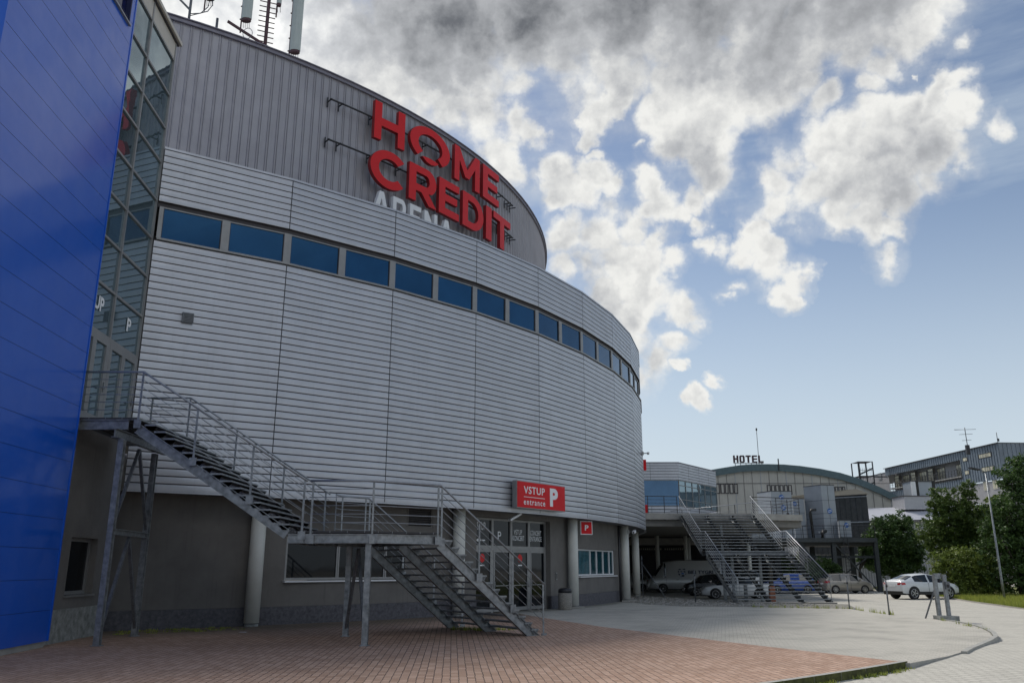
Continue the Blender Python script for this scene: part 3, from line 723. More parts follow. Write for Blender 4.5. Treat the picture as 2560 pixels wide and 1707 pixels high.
# ------------------------------------------------------------------ big rooftop lettering on the drum
RS = 34.12
sign = thing('arena_name_sign', 'giant red and white three dimensional letters on rails along the ribbed drum', 'sign', tuple(P(-34, RS, 18)))
def arc(cx, cy, r, a0, a1, n, ry=None):
    ry = ry or r
    return [(cx + r * cos(radians(a0 + (a1 - a0) * i / n)), cy + ry * sin(radians(a0 + (a1 - a0) * i / n))) for i in range(n + 1)]
S = .215
G = {
 'H': [[(0, 0), (.23, 0), (.23, .39), (.77, .39), (.77, 0), (1, 0), (1, 1), (.77, 1), (.77, .60), (.23, .60), (.23, 1), (0, 1)]],
 'O': [arc(.5, .5, .5, -52, 232, 40) + arc(.5, .5, .30, 232, -52, 34)[0:], [(.30, .12), (.42, .02), (.52, 0.0), (.62, .03), (.72, .12), (.62, .15), (.5, .16), (.40, .15)]],
 'M': [[(0, 0), (.19, 0), (.19, .62), (.42, .22), (.58, .22), (.81, .62), (.81, 0), (1, 0), (1, 1), (.82, 1), (.5, .46), (.18, 1), (0, 1)]],
 'E': [[(0, 0), (1, 0), (1, .20), (.30, .20), (.30, .40), (.90, .40), (.90, .60), (.30, .60), (.30, .80), (1, .80), (1, 1), (0, 1)]],
 'C': [[(x * 1.13, y) for x, y in arc(.5, .5, .5, 42, 318, 36) + arc(.5, .5, .285, 318, 42, 30)]],
 'R': [[(0, 0), (.25, 0), (.25, .30), (.44, .30), (.72, 0), (1, 0), (.70, .34)] + arc(.62, .65, .36, -60, 90, 14, .35) + [(0, 1)], [(.25, .49), (.25, .81), (.60, .81)] + arc(.60, .65, .13, 90, -90, 8, .16)[1:]],
 'D': [[(0, 0), (.45, 0)] + arc(.45, .5, .55, -90, 90, 22, .5) + [(0, 1)], [(.25, .20), (.25, .80), (.45, .80)] + arc(.45, .5, .30, 90, -90, 16, .30)[1:]],
 'I': [[(0, 0), (1, 0), (1, 1), (0, 1)]],
 'T': [[(.38, 0), (.62, 0), (.62, .80), (1, .80), (1, 1), (0, 1), (0, .80), (.38, .80)]],
 'A': [[(0, 0), (.26, 0), (.33, .20), (.67, .20), (.74, 0), (1, 0), (.62, 1), (.38, 1)], [(.39, .40), (.5, .74), (.61, .40)]],
 'N': [[(0, 0), (.24, 0), (.24, .62), (.76, 0), (1, 0), (1, 1), (.76, 1), (.76, .38), (.24, 1), (0, 1)]],
}
def big_letter(ch, a0, a1, z, h, m, ms, name='letter'):
    p, q = P(a0, RS), P(a1, RS); d = (q - p).normalized(); L = (q - p).length; nrm = Vector((d.y, -d.x, 0))
    vs, fs = curve_mesh(G[ch], .20)
    mb = MB(); pts = [p + d * (v.x * L) + up * (z + v.y * h) + nrm * (v.z) for v in vs]
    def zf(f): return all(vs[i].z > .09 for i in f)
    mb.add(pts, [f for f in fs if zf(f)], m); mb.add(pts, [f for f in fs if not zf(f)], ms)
    part(mb, name, sign)
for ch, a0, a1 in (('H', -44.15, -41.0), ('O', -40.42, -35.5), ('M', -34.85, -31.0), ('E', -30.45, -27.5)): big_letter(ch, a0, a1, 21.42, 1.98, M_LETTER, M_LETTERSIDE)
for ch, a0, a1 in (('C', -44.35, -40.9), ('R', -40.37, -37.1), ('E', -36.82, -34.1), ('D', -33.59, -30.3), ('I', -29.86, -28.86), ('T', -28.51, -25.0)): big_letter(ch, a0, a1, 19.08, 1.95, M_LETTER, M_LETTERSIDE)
for ch, a0, a1 in (('A', -43.95, -42.25), ('R', -41.95, -40.55), ('E', -40.15, -38.9), ('N', -38.5, -36.95), ('A', -36.6, -34.9)): big_letter(ch, a0, a1, 17.50, 1.32, M_WHITE, M_WHITE)
for z in (22.58, 20.52, 18.3):
    mb = MB(); mb.tube([P(a * .5, RS - .17, z) for a in (range(-96, -46) if z > 19 else range(-87, -70))], .045, 8, M_RAILDK); part(mb, 'mounting_rail', sign)
for z in (22.58, 20.52):
    for a in [-47.9, -46.9] + list(range(-44, -22, 3)) + [-24.2, -23.6]:
        mb = MB(); mb.beam(P(a, R2 + .03, z), P(a, RS - .1, z), .05, .05, M_RAILDK); mb.beam(P(a, R2 + .06, z - .25), P(a, R2 + .06, z + .25), .05, .05, M_RAILDK); part(mb, 'bracket', sign)

# ------------------------------------------------------------------ entrance sign box and small P sign
p, q = P(-39.1, 40.32), P(-34.05, 40.32); d = (q - p).normalized(); L = (q - p).length; nrm = Vector((d.y, -d.x, 0))
es = thing('entrance_sign', 'wide red light box reading VSTUP entrance P on the silver cladding over the doors', 'sign', (p.x, p.y, 4.08))
mb = MB(); mb.obox(p - nrm * .22 + up * 4.07, d * L, nrm * .22, up * 1.09, M_FRAME); part(mb, 'box_frame', es)
mb = MB(); mb.obox(p + d * .03 + up * 4.10, d * (L - .06), nrm * .012, up * 1.03, M_RED); part(mb, 'red_face', es)
mb = MB()
place_text(mb, 'VSTUP', p + d * .47 + nrm * .014 + up * 4.66, d, up, 1.50, .30, M_WHITEFILM, .004, .012, 1.1)
place_text(mb, 'entrance', p + d * .47 + nrm * .014 + up * 4.215, d, up, 1.52, .20, M_WHITEFILM, .004, .014, 1.3)
mb.obox(p + d * .47 + nrm * .014 + up * 4.52, d * 1.5, nrm * .004, up * .022, M_WHITEFILM)
place_text(mb, 'P', p + d * 2.36 + nrm * .014 + up * 4.24, d, up, .60, .76, M_WHITEFILM, .004, .045)
part(mb, 'lettering', es)
d = Vector((.93, .367, 0)).normalized(); c = P(-28.75, 39.62) - d * .50 + Vector((0, 0, .12)); nrm = Vector((d.y, -d.x, 0))
ps = thing('parking_sign', 'small square red sign with a white P in a white frame beside a round column', 'sign', (c.x, c.y, 3.1))
mb = MB(); mb.obox(c + up * 3.12, d * .62, nrm * .12, up * .62, M_WHITE); part(mb, 'box_frame', ps)
mb = MB(); mb.obox(c + d * .035 + nrm * .12 + up * 3.155, d * .55, nrm * .006, up * .55, M_RED); part(mb, 'red_face', ps)
mb = MB(); place_text(mb, 'P', c + d * .22 + nrm * .128 + up * 3.31, d, up, .19, .25, M_WHITEFILM, .003, .03); part(mb, 'lettering', ps)

# ------------------------------------------------------------------ glazed stair tower between the blue building and the arena
DV = Vector((-.08, .9968, 0)).normalized(); NV = Vector((DV.y, -DV.x, 0)); K = Vector((-11.38, 24.1, 0))
tower = thing('glazed_stair_tower', 'tall glass walled stair tower squeezed between the blue wall and the silver cladding', 'tower', tuple(K))
T0 = -4.1
def tw(s, off=0.0, z=0.0): v = K + DV * s + NV * off; v.z = z; return v
HZ = [5.42, 7.86, 9.16, 10.46, 11.74, 13.05, 14.36, 15.58, 16.79, 18.12]
US = [T0, -2.13, 0.0]
mb = MB()
for s in US:
    mb.obox(tw(s - .04, 0, 5.42), DV * .08, NV * .09, up * 13.4, M_FRAME)
for z in HZ[1:]:
    mb.obox(tw(T0, .0, z - .035), DV * (-T0), NV * .08, up * .07, M_FRAME)
frm = part(mb, 'curtain_wall_frame', tower)
for i in range(len(HZ) - 1):
    for j in range(2):
        if i == 0: continue
        g = MB(); g.quad(tw(US[j], .03, HZ[i]), tw(US[j + 1], .03, HZ[i]), tw(US[j + 1], .03, HZ[i + 1]), tw(US[j], .03, HZ[i + 1]), M_CURT)
        part(g, 'pane', frm)
mb = MB(); mb.obox(tw(T0, .02, 18.16), DV * (-T0), NV * .05, up * .62, M_CREAM); part(mb, 'fascia_panel', tower)
mb = MB(); mb.obox(tw(T0, .2, 18.80), DV * (-T0 + .22), -NV * 6, up * .13, M_CREAM); mb.obox(tw(T0, .13, 18.74), DV * (-T0 + .14), -NV * 5.9, up * .06, M_FRAMEDK); part(mb, 'roof', tower)
mb = MB()   # body behind the glass, closed on its other sides
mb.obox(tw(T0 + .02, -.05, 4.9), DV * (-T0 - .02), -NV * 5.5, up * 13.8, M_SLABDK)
mb.obox(tw(-.02, .05, 15.0), DV * .06, -NV * 1.6, up * 3.7, M_FRAMEDK)
part(mb, 'body', tower)
# ground floor of the tower: render, window, rough concrete plinth
W0, W1, WZ0, WZ1 = -2.65, -.98, 1.10, 2.52
mb = MB(); zb = .78
def wq(s0, s1, z0, z1, off=.0): mb.quad(tw(s0, off, z0), tw(s1, off, z0), tw(s1, off, z1), tw(s0, off, z1), M_RENDER)
wq(T0, 0, zb, WZ0); wq(T0, 0, WZ1, 5.3); wq(T0, W0, WZ0, WZ1); wq(W1, 0, WZ0, WZ1)
for (a_, b_) in (((W0, WZ0), (W0, WZ1)), ((W1, WZ0), (W1, WZ1))):
    mb.quad(tw(a_[0], 0, a_[1]), tw(a_[0], -.25, a_[1]), tw(b_[0], -.25, b_[1]), tw(b_[0], 0, b_[1]), M_RENDER)
mb.quad(tw(W0, 0, WZ1), tw(W1, 0, WZ1), tw(W1, -.25, WZ1), tw(W0, -.25, WZ1), M_RENDER)
mb.quad(tw(0, 0, 0), tw(0, -2.6, 0), tw(0, -2.6, 5.3), tw(0, 0, 5.3), M_RENDER)
part(mb, 'ground_floor_wall', tower)
mb = MB(); mb.obox(tw(T0, -.2, -.1), DV * (-T0 + .03), NV * .24, up * (zb + .1), M_STONE); part(mb, 'concrete_plinth', tower)
mb = MB(); fw = .09
for (s0, s1, z0, z1) in ((W0, W1, WZ0, WZ0 + fw), (W0, W1, WZ1 - fw, WZ1), (W0, W0 + fw, WZ0 + fw, WZ1 - fw), (W1 - fw, W1, WZ0 + fw, WZ1 - fw)):
    mb.obox(tw(s0, -.24, z0), DV * (s1 - s0), NV * .06, up * (z1 - z0), M_FRAME)
mb.obox(tw(W0 - .05, -.2, WZ0 - .05), DV * (W1 - W0 + .1), NV * .26, up * .045, M_FRAME)
w = part(mb, 'window', tower)
g = MB(); g.quad(tw(W0, -.22, WZ0), tw(W1, -.22, WZ0), tw(W1, -.22, WZ1), tw(W0, -.22, WZ1), M_DARKGL); part(g, 'pane', w)
# double doors at landing level
for j, (s0, s1) in enumerate(((T0 + .06, -2.17), (-2.09, -.05))):
    n2 = 1 if j == 0 else 1
    mb = MB(); fw = .16
    for (a_, b_, z0, z1) in ((s0, s1, 5.42, 5.66), (s0, s1, 7.62, 7.82), (s0, s0 + fw, 5.66, 7.62), (s1 - fw, s1, 5.66, 7.62), ((s0 + s1) / 2 - .12, (s0 + s1) / 2 + .12, 5.66, 7.62)):
        mb.obox(tw(a_, .02, z0), DV * (b_ - a_), NV * .075, up * (z1 - z0), M_FRAME)
    dr = part(mb, 'door', tower)
    g = MB(); g.quad(tw(s0, .045, 5.5), tw(s1, .045, 5.5), tw(s1, .045, 7.8), tw(s0, .045, 7.8), M_CURT); part(g, 'pane', dr)
    h = MB(); s = s1 - .08; h.beam(tw(s, .15, 6.45), tw(s - .14, .15, 6.45), .03, .03, M_GALV); h.beam(tw(s, .1, 6.35), tw(s, .1, 6.62), .045, .02, M_GALV)
    part(h, 'handle', dr)
for (s, z, hh) in ((-.95, 8.42, .40), (-3.1, 8.42, .40)):
    mb = MB(); place_text(mb, 'P' if s > -2 else 'UP', tw(s - (.1 if s > -2 else .25), .05, z), DV, up, .30 if s > -2 else .6, hh, M_WHITEFILM, .004, .03); part(mb, 'film_lettering', frm)
# access ladder and conduit in the gap between tower and drum, floodlight bracket
c = P(-61.0, R2 + .9, 14.5)
lad = thing('roof_ladder', 'narrow dark caged ladder on the ribbed drum beside the glass tower', 'ladder', tuple(c))
c2 = P(-60.5, R2 + .55)
for dx in (0, .42):
    mb = MB(); b = c2 + Vector((dx * .9, dx * .5, 0)); mb.tube([zz(b, 14.6), zz(b, 17.3)], .03, 6, M_RAILDK); part(mb, 'side_rail', lad)
mb = MB()
for i in range(9): mb.beam(zz(c2, 14.9 + i * .3), zz(c2 + Vector((.38, .21, 0)), 14.9 + i * .3), .025, .025, M_RAILDK)
mb.beam(zz(c2, 17.3), zz(c2 + Vector((-.2, -.1, 0)), 18.6), .03, .03, M_FRAME); mb.beam(zz(c2 + Vector((.38, .21, 0)), 17.3), zz(c2 + Vector((-.2, -.1, 0)), 18.6), .05, .05, M_FRAME)
part(mb, 'rungs', lad)
mb = MB(); mb.obox(zz(c2, 15.6) , Vector((.36, .2, 0)), Vector((.1, -.18, 0)), up * .35, M_RAILDK); part(mb, 'junction_box', lad)

# ------------------------------------------------------------------ blue building at the left
Bq = Vector((-10.78, 20.25, 0)); B0 = -5.87
blue = thing('blue_building', 'glossy deep blue panel clad building filling the left edge', 'building', tuple(Bq))
def bw(s, off=0.0, z=0.0): v = Bq + DV * s + NV * off; v.z = z; return v
mb = MB(); zs = [.14 + .6875 * i for i in range(32)]
ZT = 21.6
BW0, BW1, BWZ0, BWZ1 = -3.6, -.29, 16.45, 18.6
for i in range(len(zs) - 1):
    z0, z1 = zs[i], zs[i + 1] - .009
    if z0 > ZT: break
    if z1 > BWZ0 and z0 < BWZ1:      # rows cut by the window
        rows = []
        if z0 < BWZ0 - .01: rows.append((B0, 0, z0, BWZ0))
        lo = max(z0, BWZ0)
        hi = min(z1, BWZ1)
        rows += [(B0, BW0, lo, hi), (BW1, 0, lo, hi)]
        if z1 > BWZ1 + .01: rows.append((B0, 0, BWZ1, z1))
    else: rows = [(B0, 0, z0, z1)]
    for (s0, s1, a_, b_) in rows:
        if b_ - a_ < .01: continue
        mb.quad(bw(s0, 0, a_), bw(s1, 0, a_), bw(s1, 0, b_), bw(s0, 0, b_), M_BLUE)
        for (zz0) in (a_, b_):
            pass
    mb.quad(bw(B0, -.012, z1 - .002), bw(0, -.012, z1 - .002), bw(0, -.012, zs[i + 1] + .002), bw(B0, -.012, zs[i + 1] + .002), M_BLUEJ)
part(mb, 'side_cladding', blue)
LV = -NV * 22
mb = MB(); mb.quad(bw(B0, 0, .14) + LV, bw(B0, 0, .14), bw(B0, 0, ZT), bw(B0, 0, ZT) + LV, M_BLUE)
mb.quad(bw(0, 0, .14), bw(0, 0, .14) + LV, bw(0, 0, ZT) + LV, bw(0, 0, ZT), M_BLUE)
mb.quad(bw(0, 0, .14) + LV, bw(B0, 0, .14) + LV, bw(B0, 0, ZT) + LV, bw(0, 0, ZT) + LV, M_BLUE)
part(mb, 'end_cladding', blue)
mb = MB(); mb.quad(bw(B0, 0, ZT), bw(0, 0, ZT), bw(0, 0, ZT) + LV, bw(B0, 0, ZT) + LV, M_ROOF); part(mb, 'roof', blue)
mb = MB(); mb.obox(bw(-.035, -.01, .14), DV * .05, NV * .03, up * (ZT - .14), M_BLUE); mb.obox(bw(B0 - .01, -.01, .14), DV * .05, NV * .03, up * (ZT - .14), M_BLUE)
mb.obox(bw(BW0, -.005, BWZ0 - .05), DV * (BW1 - BW0), NV * .07, up * .05, M_FRAME)
part(mb, 'corner_trim', blue)
mb = MB(); mb.obox(bw(B0 + .05, -.5, -.2), DV * (-B0 - .08), NV * .44, up * .33, M_CONC); part(mb, 'base', blue)
mb = MB()
for (s0, s1, z0, z1) in ((BW0, BW1, BWZ0, BWZ0 + .05), (BW0, BW1, BWZ1 - .05, BWZ1), (BW0, BW0 + .05, BWZ0, BWZ1), (BW1 - .05, BW1, BWZ0, BWZ1)):
    mb.obox(bw(s0, -.14, z0), DV * (s1 - s0), NV * .15, up * (z1 - z0), M_BLUEJ)
w = part(mb, 'window', blue)
g = MB(); g.quad(bw(BW0, -.12, BWZ0), bw(BW1, -.12, BWZ0), bw(BW1, -.12, BWZ1), bw(BW0, -.12, BWZ1), M_NAVY); part(g, 'pane', w)
# ================================================================== setting: ground, paving, kerbs
RK = 57.0
def arc_pts(r, a0, a1, n): return [(CX + r * cos(radians(a0 + (a1 - a0) * i / n)), CY + r * sin(radians(a0 + (a1 - a0) * i / n))) for i in range(n + 1)]
def road_z(x, y):
    t = min(1, max(0, (y - 26) / 22)); t = t * t * (3 - 2 * t)
    e = min(1, max(0, (x - 7.4) / 1.6)) * min(1, max(0, (23.5 - y) / 2.5)) * min(1, max(0, (y - 14.5) / 1.5))
    return -.12 - .18 * t + .085 * e
mb = MB(); xs = [-60, -40, -20] + [-10 + 2 * i for i in range(8)] + [5 + .7 * i for i in range(15)] + [16 + 2 * i for i in range(28)] + [90, 130, 220, 420]; ys = [-60, -20, -8] + [-4 + 2 * i for i in range(9)] + [13 + .7 * i for i in range(18)] + [26 + 2 * i for i in range(45)] + [130, 170, 260, 500]
vs = [(x, y, road_z(x, y)) for y in ys for x in xs]; nx = len(xs)
mb.add(vs, [(j * nx + i, j * nx + i + 1, (j + 1) * nx + i + 1, (j + 1) * nx + i) for j in range(len(ys) - 1) for i in range(nx - 1)], M_ROAD)
struct(mb, 'road')
mb = MB(); mb.quad((-900, -900, -.9), (900, -900, -.9), (900, 900, -.9), (-900, 900, -.9), M_GROUND); struct(mb, 'ground')
mb = MB(); mb.quad((-400, 130, -.26), (420, 130, -.26), (900, 900, -.26), (-900, 900, -.26), M_GROUND); struct(mb, 'far_terrain')
# forecourt outline (raised 0.12-0.3 above the road), following the kerb round its tip
tip = [(7.7, 17.0), (9.1, 18.3), (10.33, 19.73), (11.09, 20.71), (12.05, 22.1), (12.85, 23.3), (13.5, 24.6), (14.05, 25.9), (14.5, 27.2), (14.85, 28.5), (15.0, 29.7), (15.0, 31.2), (14.65, 33.4), (14.7, 35.8), (14.9, 38.1), (13.6, 39.0), (12.4, 39.55), (10.0, 40.1), (8.0, 40.6), (6.6, 42.6), (6.3, 44.5), (5.6, 45.4)]
outer = arc_pts(RK, -84, -47.2, 30) + tip
inner = arc_pts(38.0, -19.0, -84, 40)
brick_line = [(7.55, 17.4), (5.85, 20.61), (4.3, 23.8), (2.74, 27.06), (1.29, 31.15), (.25, 34.4)]
bp = arc_pts(RK - .14, -84, -47.0, 30) + brick_line + arc_pts(38.3, -38.0, -84, 30)
mb = MB()
def fillpoly(mb, poly, z, m, skirt=None, ms=None):
    bm = bmesh.new(); vs = [bm.verts.new((x, y, z)) for x, y in poly]; bm.faces.new(vs)
    bmesh.ops.triangulate(bm, faces=bm.faces[:]); bm.verts.index_update()
    idx = {v: i for i, v in enumerate(bm.verts)}
    fs = []
    for f in bm.faces:
        t = [idx[v] for v in f.verts]
        if f.normal.z < 0: t = t[::-1]
        fs.append(t)
    mb.add([v.co[:] for v in bm.verts], fs, m); bm.free()
    if skirt:
        n = len(poly)
        for i in range(n):
            a, b = poly[i], poly[(i + 1) % n]
            mb.quad((a[0], a[1], z - skirt), (b[0], b[1], z - skirt), (b[0], b[1], z), (a[0], a[1], z), ms or m)
fillpoly(mb, outer + inner, -.004, M_GREYPAVE, .45, M_KERB); struct(mb, 'forecourt_paving')
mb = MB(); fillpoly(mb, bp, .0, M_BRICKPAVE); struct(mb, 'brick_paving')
# kerbs: raised mossy run in front, low curved run round the tip
def kerb(name, pts, w_, z0, z1, m, mside, gap=1.0):
    mb = MB(); w = w_ * .8
    for i in range(len(pts) - 1):
        a, b = Vector((*pts[i], 0)), Vector((*pts[i + 1], 0)); L = (b - a).length; k = max(1, round(L / gap))
        for j in range(k):
            p, q = a.lerp(b, j / k), a.lerp(b, (j + 1) / k); d = (q - p).normalized(); n_ = Vector((-d.y, d.x, 0)); p += d * .006; q -= d * .006
            o0, o1, i0, i1 = p - n_ * 0, q, p + n_ * w, q + n_ * w
            mb.quad(zz(o0, z1), zz(o1, z1), zz(i1, z1), zz(i0, z1), m)
            mb.quad(zz(o0, z0), zz(o1, z0), zz(o1, z1), zz(o0, z1), mside)
            mb.quad(zz(o1, z0), zz(i1, z0), zz(i1, z1), zz(o1, z1), m); mb.quad(zz(i0, z0), zz(o0, z0), zz(o0, z1), zz(i0, z1), m)
            mb.quad(zz(i1, z0), zz(i0, z0), zz(i0, z1), zz(i1, z1), m)
    return struct(mb, name)
kerb('kerb', arc_pts(RK + .02, -70, -47.1, 26), .15, -.3, .02, M_KERB, M_MOSS)
kerb('kerb', [(9.9, 19.05), (10.5, 19.9), (11.2, 20.8), (12.15, 22.05), (12.98, 23.25), (13.65, 24.55), (14.2, 25.85), (14.65, 27.15), (15.0, 28.45), (15.13, 29.65), (15.1, 30.2)], .15, -.4, .02, M_KERB, M_KERB)
# gravel bed between the forecourt and the parking, with a low edging
mb = MB(); fillpoly(mb, [(5.6, 45.4), (6.3, 44.5), (6.6, 42.6), (8.0, 40.6), (10.0, 40.1), (12.4, 39.55), (13.6, 39.0), (14.9, 38.1), (15.6, 39.2), (16.8, 43.2), (12.5, 45.2), (10.5, 48.0), (9.2, 52.0), (8.4, 56.0), (4, 56.0), (4.5, 48)], -.02, M_GRAVEL, .3, M_KERB)
struct(mb, 'gravel_bed')
mb = MB()
for i in range(2600):
    u = R_.random(); x = 6.0 + 10.6 * R_.random(); y = 39.5 + 14 * R_.random()
    if not ((y > 41 + .9 * max(0, 8 - x)) and x < 17 - (y - 39) * .62 and x > 6.2): continue
    s = R_.uniform(.02, .07); a = R_.random() * 6.28
    pts = [(x + s * cos(a + t), y + s * sin(a + t) * .8, -.02 + s * (.1 if k else .2)) for k, t in enumerate((0, 1.5, 3.1, 4.6))]
    mb.add(pts + [(x, y, -.02 + s * .9)], [(0, 1, 4), (1, 2, 4), (2, 3, 4), (3, 0, 4)], M_CONC if i % 3 else M_GRAVEL)
struct(mb, 'loose_gravel', kind='stuff')
# grass verge on the right, turf below the trees
mb = MB(); fillpoly(mb, [(28.9, 55.8), (27.9, 52.4), (26.9, 48.0), (25.6, 43.0), (24.5, 38.6), (23.3, 34.0), (45, 28), (80, 60), (60, 90), (34, 92), (33.5, 80), (31.5, 66)], -.225, M_TURF, .3, M_CONC)
struct(mb, 'grass_verge')
mb = MB()
def blade(x, y, z, h, w, a, lean):
    dx, dy = cos(a) * w, sin(a) * w; lx, ly = cos(a + 1.5) * lean, sin(a + 1.5) * lean
    mb.add([(x - dx, y - dy, z), (x + dx, y + dy, z), (x + lx, y + ly, z + h)], [(0, 1, 2)], M_GRASS)
for i in range(26000):
    y = 34 + 30 * R_.random() ** .9; x0 = 23.3 + (y - 34) * .252 ; x = x0 + .2 + R_.random() ** 1.4 * 9
    blade(x, y, -.225, R_.uniform(.06, .22) * (1.6 if R_.random() < .15 else 1), .012, R_.random() * 6.28, R_.uniform(0, .08))
struct(mb, 'grass', kind='stuff')
mb = MB()          # weeds in the joints along the kerb, the wall foot and below the stair
def weed(x, y, z, n, h):
    for _ in range(n): blade(x + R_.gauss(0, .05), y + R_.gauss(0, .05), z, h * R_.uniform(.5, 1.3), .012, R_.random() * 6.28, R_.uniform(.0, .06))
for i in range(60):
    a = R_.uniform(-56, -47.2); p = P(a, RK + .05 + R_.random() * .1); weed(p.x, p.y, -.12, 16, .06)
for (x0, y0, x1, y1, n) in ((10.5, 40.0, 15.0, 38.1, 40), (15, 38, 14.75, 33.5, 16), (14.9, 30.1, 13.9, 25.2, 10)):
    for i in range(n):
        t = R_.random(); weed(x0 + (x1 - x0) * t, y0 + (y1 - y0) * t, -.05, 9, .10 + .12 * R_.random())
for i in range(70): p = P(R_.uniform(-60, -55), R_.uniform(39.1, 40.6)); weed(p.x, p.y, 0, 10, .05)
for i in range(26): weed(-1.0 + R_.gauss(0, .45), 25.6 + R_.gauss(0, .2), 0, 14, .10)
struct(mb, 'weeds', kind='stuff')
mb = MB(); mb.disc((16.1, 30.6, -.150), (0, 0, 1), .42, 28, M_FRAMEDK, .012); mb.disc((16.1, 30.6, -.1375), (0, 0, 1), .36, 28, M_GALVDK, .004)
solo(mb, 'manhole_cover', 'round iron manhole cover in the grey paving right of the kerb tip', 'manhole cover')
# litter
mb = MB(); mb.quad((-7.72, 24.55, .012), (-7.5, 24.5, .012), (-7.47, 24.6, .02), (-7.7, 24.66, .015), M_WHITE)
solo(mb, 'paper_scrap', 'small white paper scrap lying on the red paving near the dark wall', 'litter')

# ================================================================== near staircase
st = thing('external_staircase', 'galvanised two flight staircase leading up to the glass tower beside the blue building', 'staircase', (-5, 22, 0))
ZA, ZB = 5.40, 2.63
YF, YB = 20.42, 23.42
def V3(x, y, z): return Vector((x, y, z))
def handrail(parent, pts, posts, h=1.1, nb=5, r=.028, postbase=.25, mat=None, matp=None, barr=.0095):
    """pts: points on the walking line; rail runs h above; posts: parameters (segment index, t)"""
    mat = mat or M_RAIL; matp = matp or M_GALV
    mb = MB(); mb.tube([p + up * h for p in pts], r, 8, mat); part(mb, 'handrail', parent)
    for k in range(nb):
        mb = MB(); zz_ = h * (k + 1) / (nb + 1)
        mb.tube([p + up * zz_ for p in pts], barr, 6, mat); part(mb, 'rail_bar', parent)
    for (i, t) in posts:
        p = pts[i].lerp(pts[i + 1], t); mb = MB()
        d = (pts[i + 1] - pts[i]); d.z = 0; d.normalize(); n_ = Vector((d.y, -d.x, 0))
        mb.beam(p - up * postbase, p + up * (h - .03), .05, .014, matp, up=n_)
        mb.obox(p - d * .09 + n_ * .02 - up * (postbase + .02), d * .18, n_ * .012, up * .2, matp)
        part(mb, 'rail_post', parent)
def flight(parent, p0, u, w, width, z0, z1, n, run, soffs, sdepth=.24, m=None, bracket=True, tname='tread', mt=None, closed=False):
    """climbs from p0 (foot, xy) along u; w is the width direction"""
    m = m or M_GALV; u = Vector(u); w = Vector(w); rise = (z1 - z0) / n; g = run / n
    p0 = Vector((p0[0], p0[1], 0))
    for so in soffs:
        a = p0 + w * so + up * (z0 + .02) + u * .1; b = p0 + w * so + u * run + up * (z1 - rise * .9 - .02)
        mb = MB(); mb.ibeam(a - up * (.10), b - up * .10, .11, sdepth, m); part(mb, 'stringer', parent)
    for i in range(n - 1 if not closed else n):
        zt = z0 + rise * (i + 1); s = g * (i + .15)
        mb = MB(); o = p0 + u * s + up * (zt - .04)
        td = g * 1.14
        mb.obox(o, u * .012, w * width, up * .04, m); mb.obox(o + u * (td - .012), u * .012, w * width, up * .04, m)
        mb.obox(o + u * .012 + w * .0, u * (td - .024), w * .012, up * .04, m); mb.obox(o + u * .012 + w * (width - .012), u * (td - .024), w * .012, up * .04, m)
        mb.obox(o + u * .012 + w * .012 + up * .012, u * (td - .024), w * (width - .024), up * .022, mt or M_GRATE)
        if bracket:
            for so in soffs:
                c = p0 + w * so
                for q in (-.03, .03):
                    A = o + w * (so + q); B_ = A + u * td; C_ = A + u * (td * .28) - up * (rise * .62)
                    D_ = A + u * (td * .62) - up * (rise * .62)
                    mb.add([A, B_, D_, C_], [(0, 1, 2, 3), (3, 2, 1, 0)], m)
        part(mb, tname, parent)
X = Vector((1, 0, 0)); Y = Vector((0, 1, 0))
# upper landing
mb = MB(); mb.box(-11.02, -9.37, YF, YB, ZA - .045, ZA, M_GRATE)
for i in range(5): mb.box(-11.03 + i * .415, -11.018 + i * .415, YF - .006, YB, ZA - .05, ZA + .003, M_GALV)
mb.box(-11.03, -9.36, YF - .014, YF - .004, ZA - .062, ZA - .048, M_GALV); part(mb, 'upper_landing', st)
mb = MB(); mb.ibeam((-11.05, YF + .05, ZA - .18), (-9.62, YF + .05, ZA - .18), .11, .24, M_GALV); part(mb, 'landing_beam', st)
mb = MB(); mb.ibeam((-11.05, YB - .05, ZA - .18), (-9.62, YB - .05, ZA - .18), .11, .24, M_GALV); part(mb, 'landing_beam', st)
mb = MB(); mb.ibeam((-9.80, YF - .25, ZA - .42), (-9.95, YB + .2, ZA - .42), .14, .22, M_GALV); part(mb, 'cross_beam', st)
# upper flight
flight(st, (-5.35, YF, 0), (-1, 0, 0), (0, 1, 0), 3.0, ZB, ZA, 16, 4.02, (.05, 1.5, 2.95))
fp = [V3(-11.0, YF, ZA), V3(-9.37, YF, ZA), V3(-5.02, YF, ZB + .02)]
handrail(st, fp, [(0, .06), (1, .0), (1, .34), (1, .68), (1, .985)], h=1.17)
bk = [V3(-10.45, YB, ZA), V3(-9.3, YB, ZA), V3(-5.1, YB, ZB + .02)]
handrail(st, bk, [(0, .05), (1, .0), (1, .34), (1, .68), (1, .97)], h=1.10, r=.024)
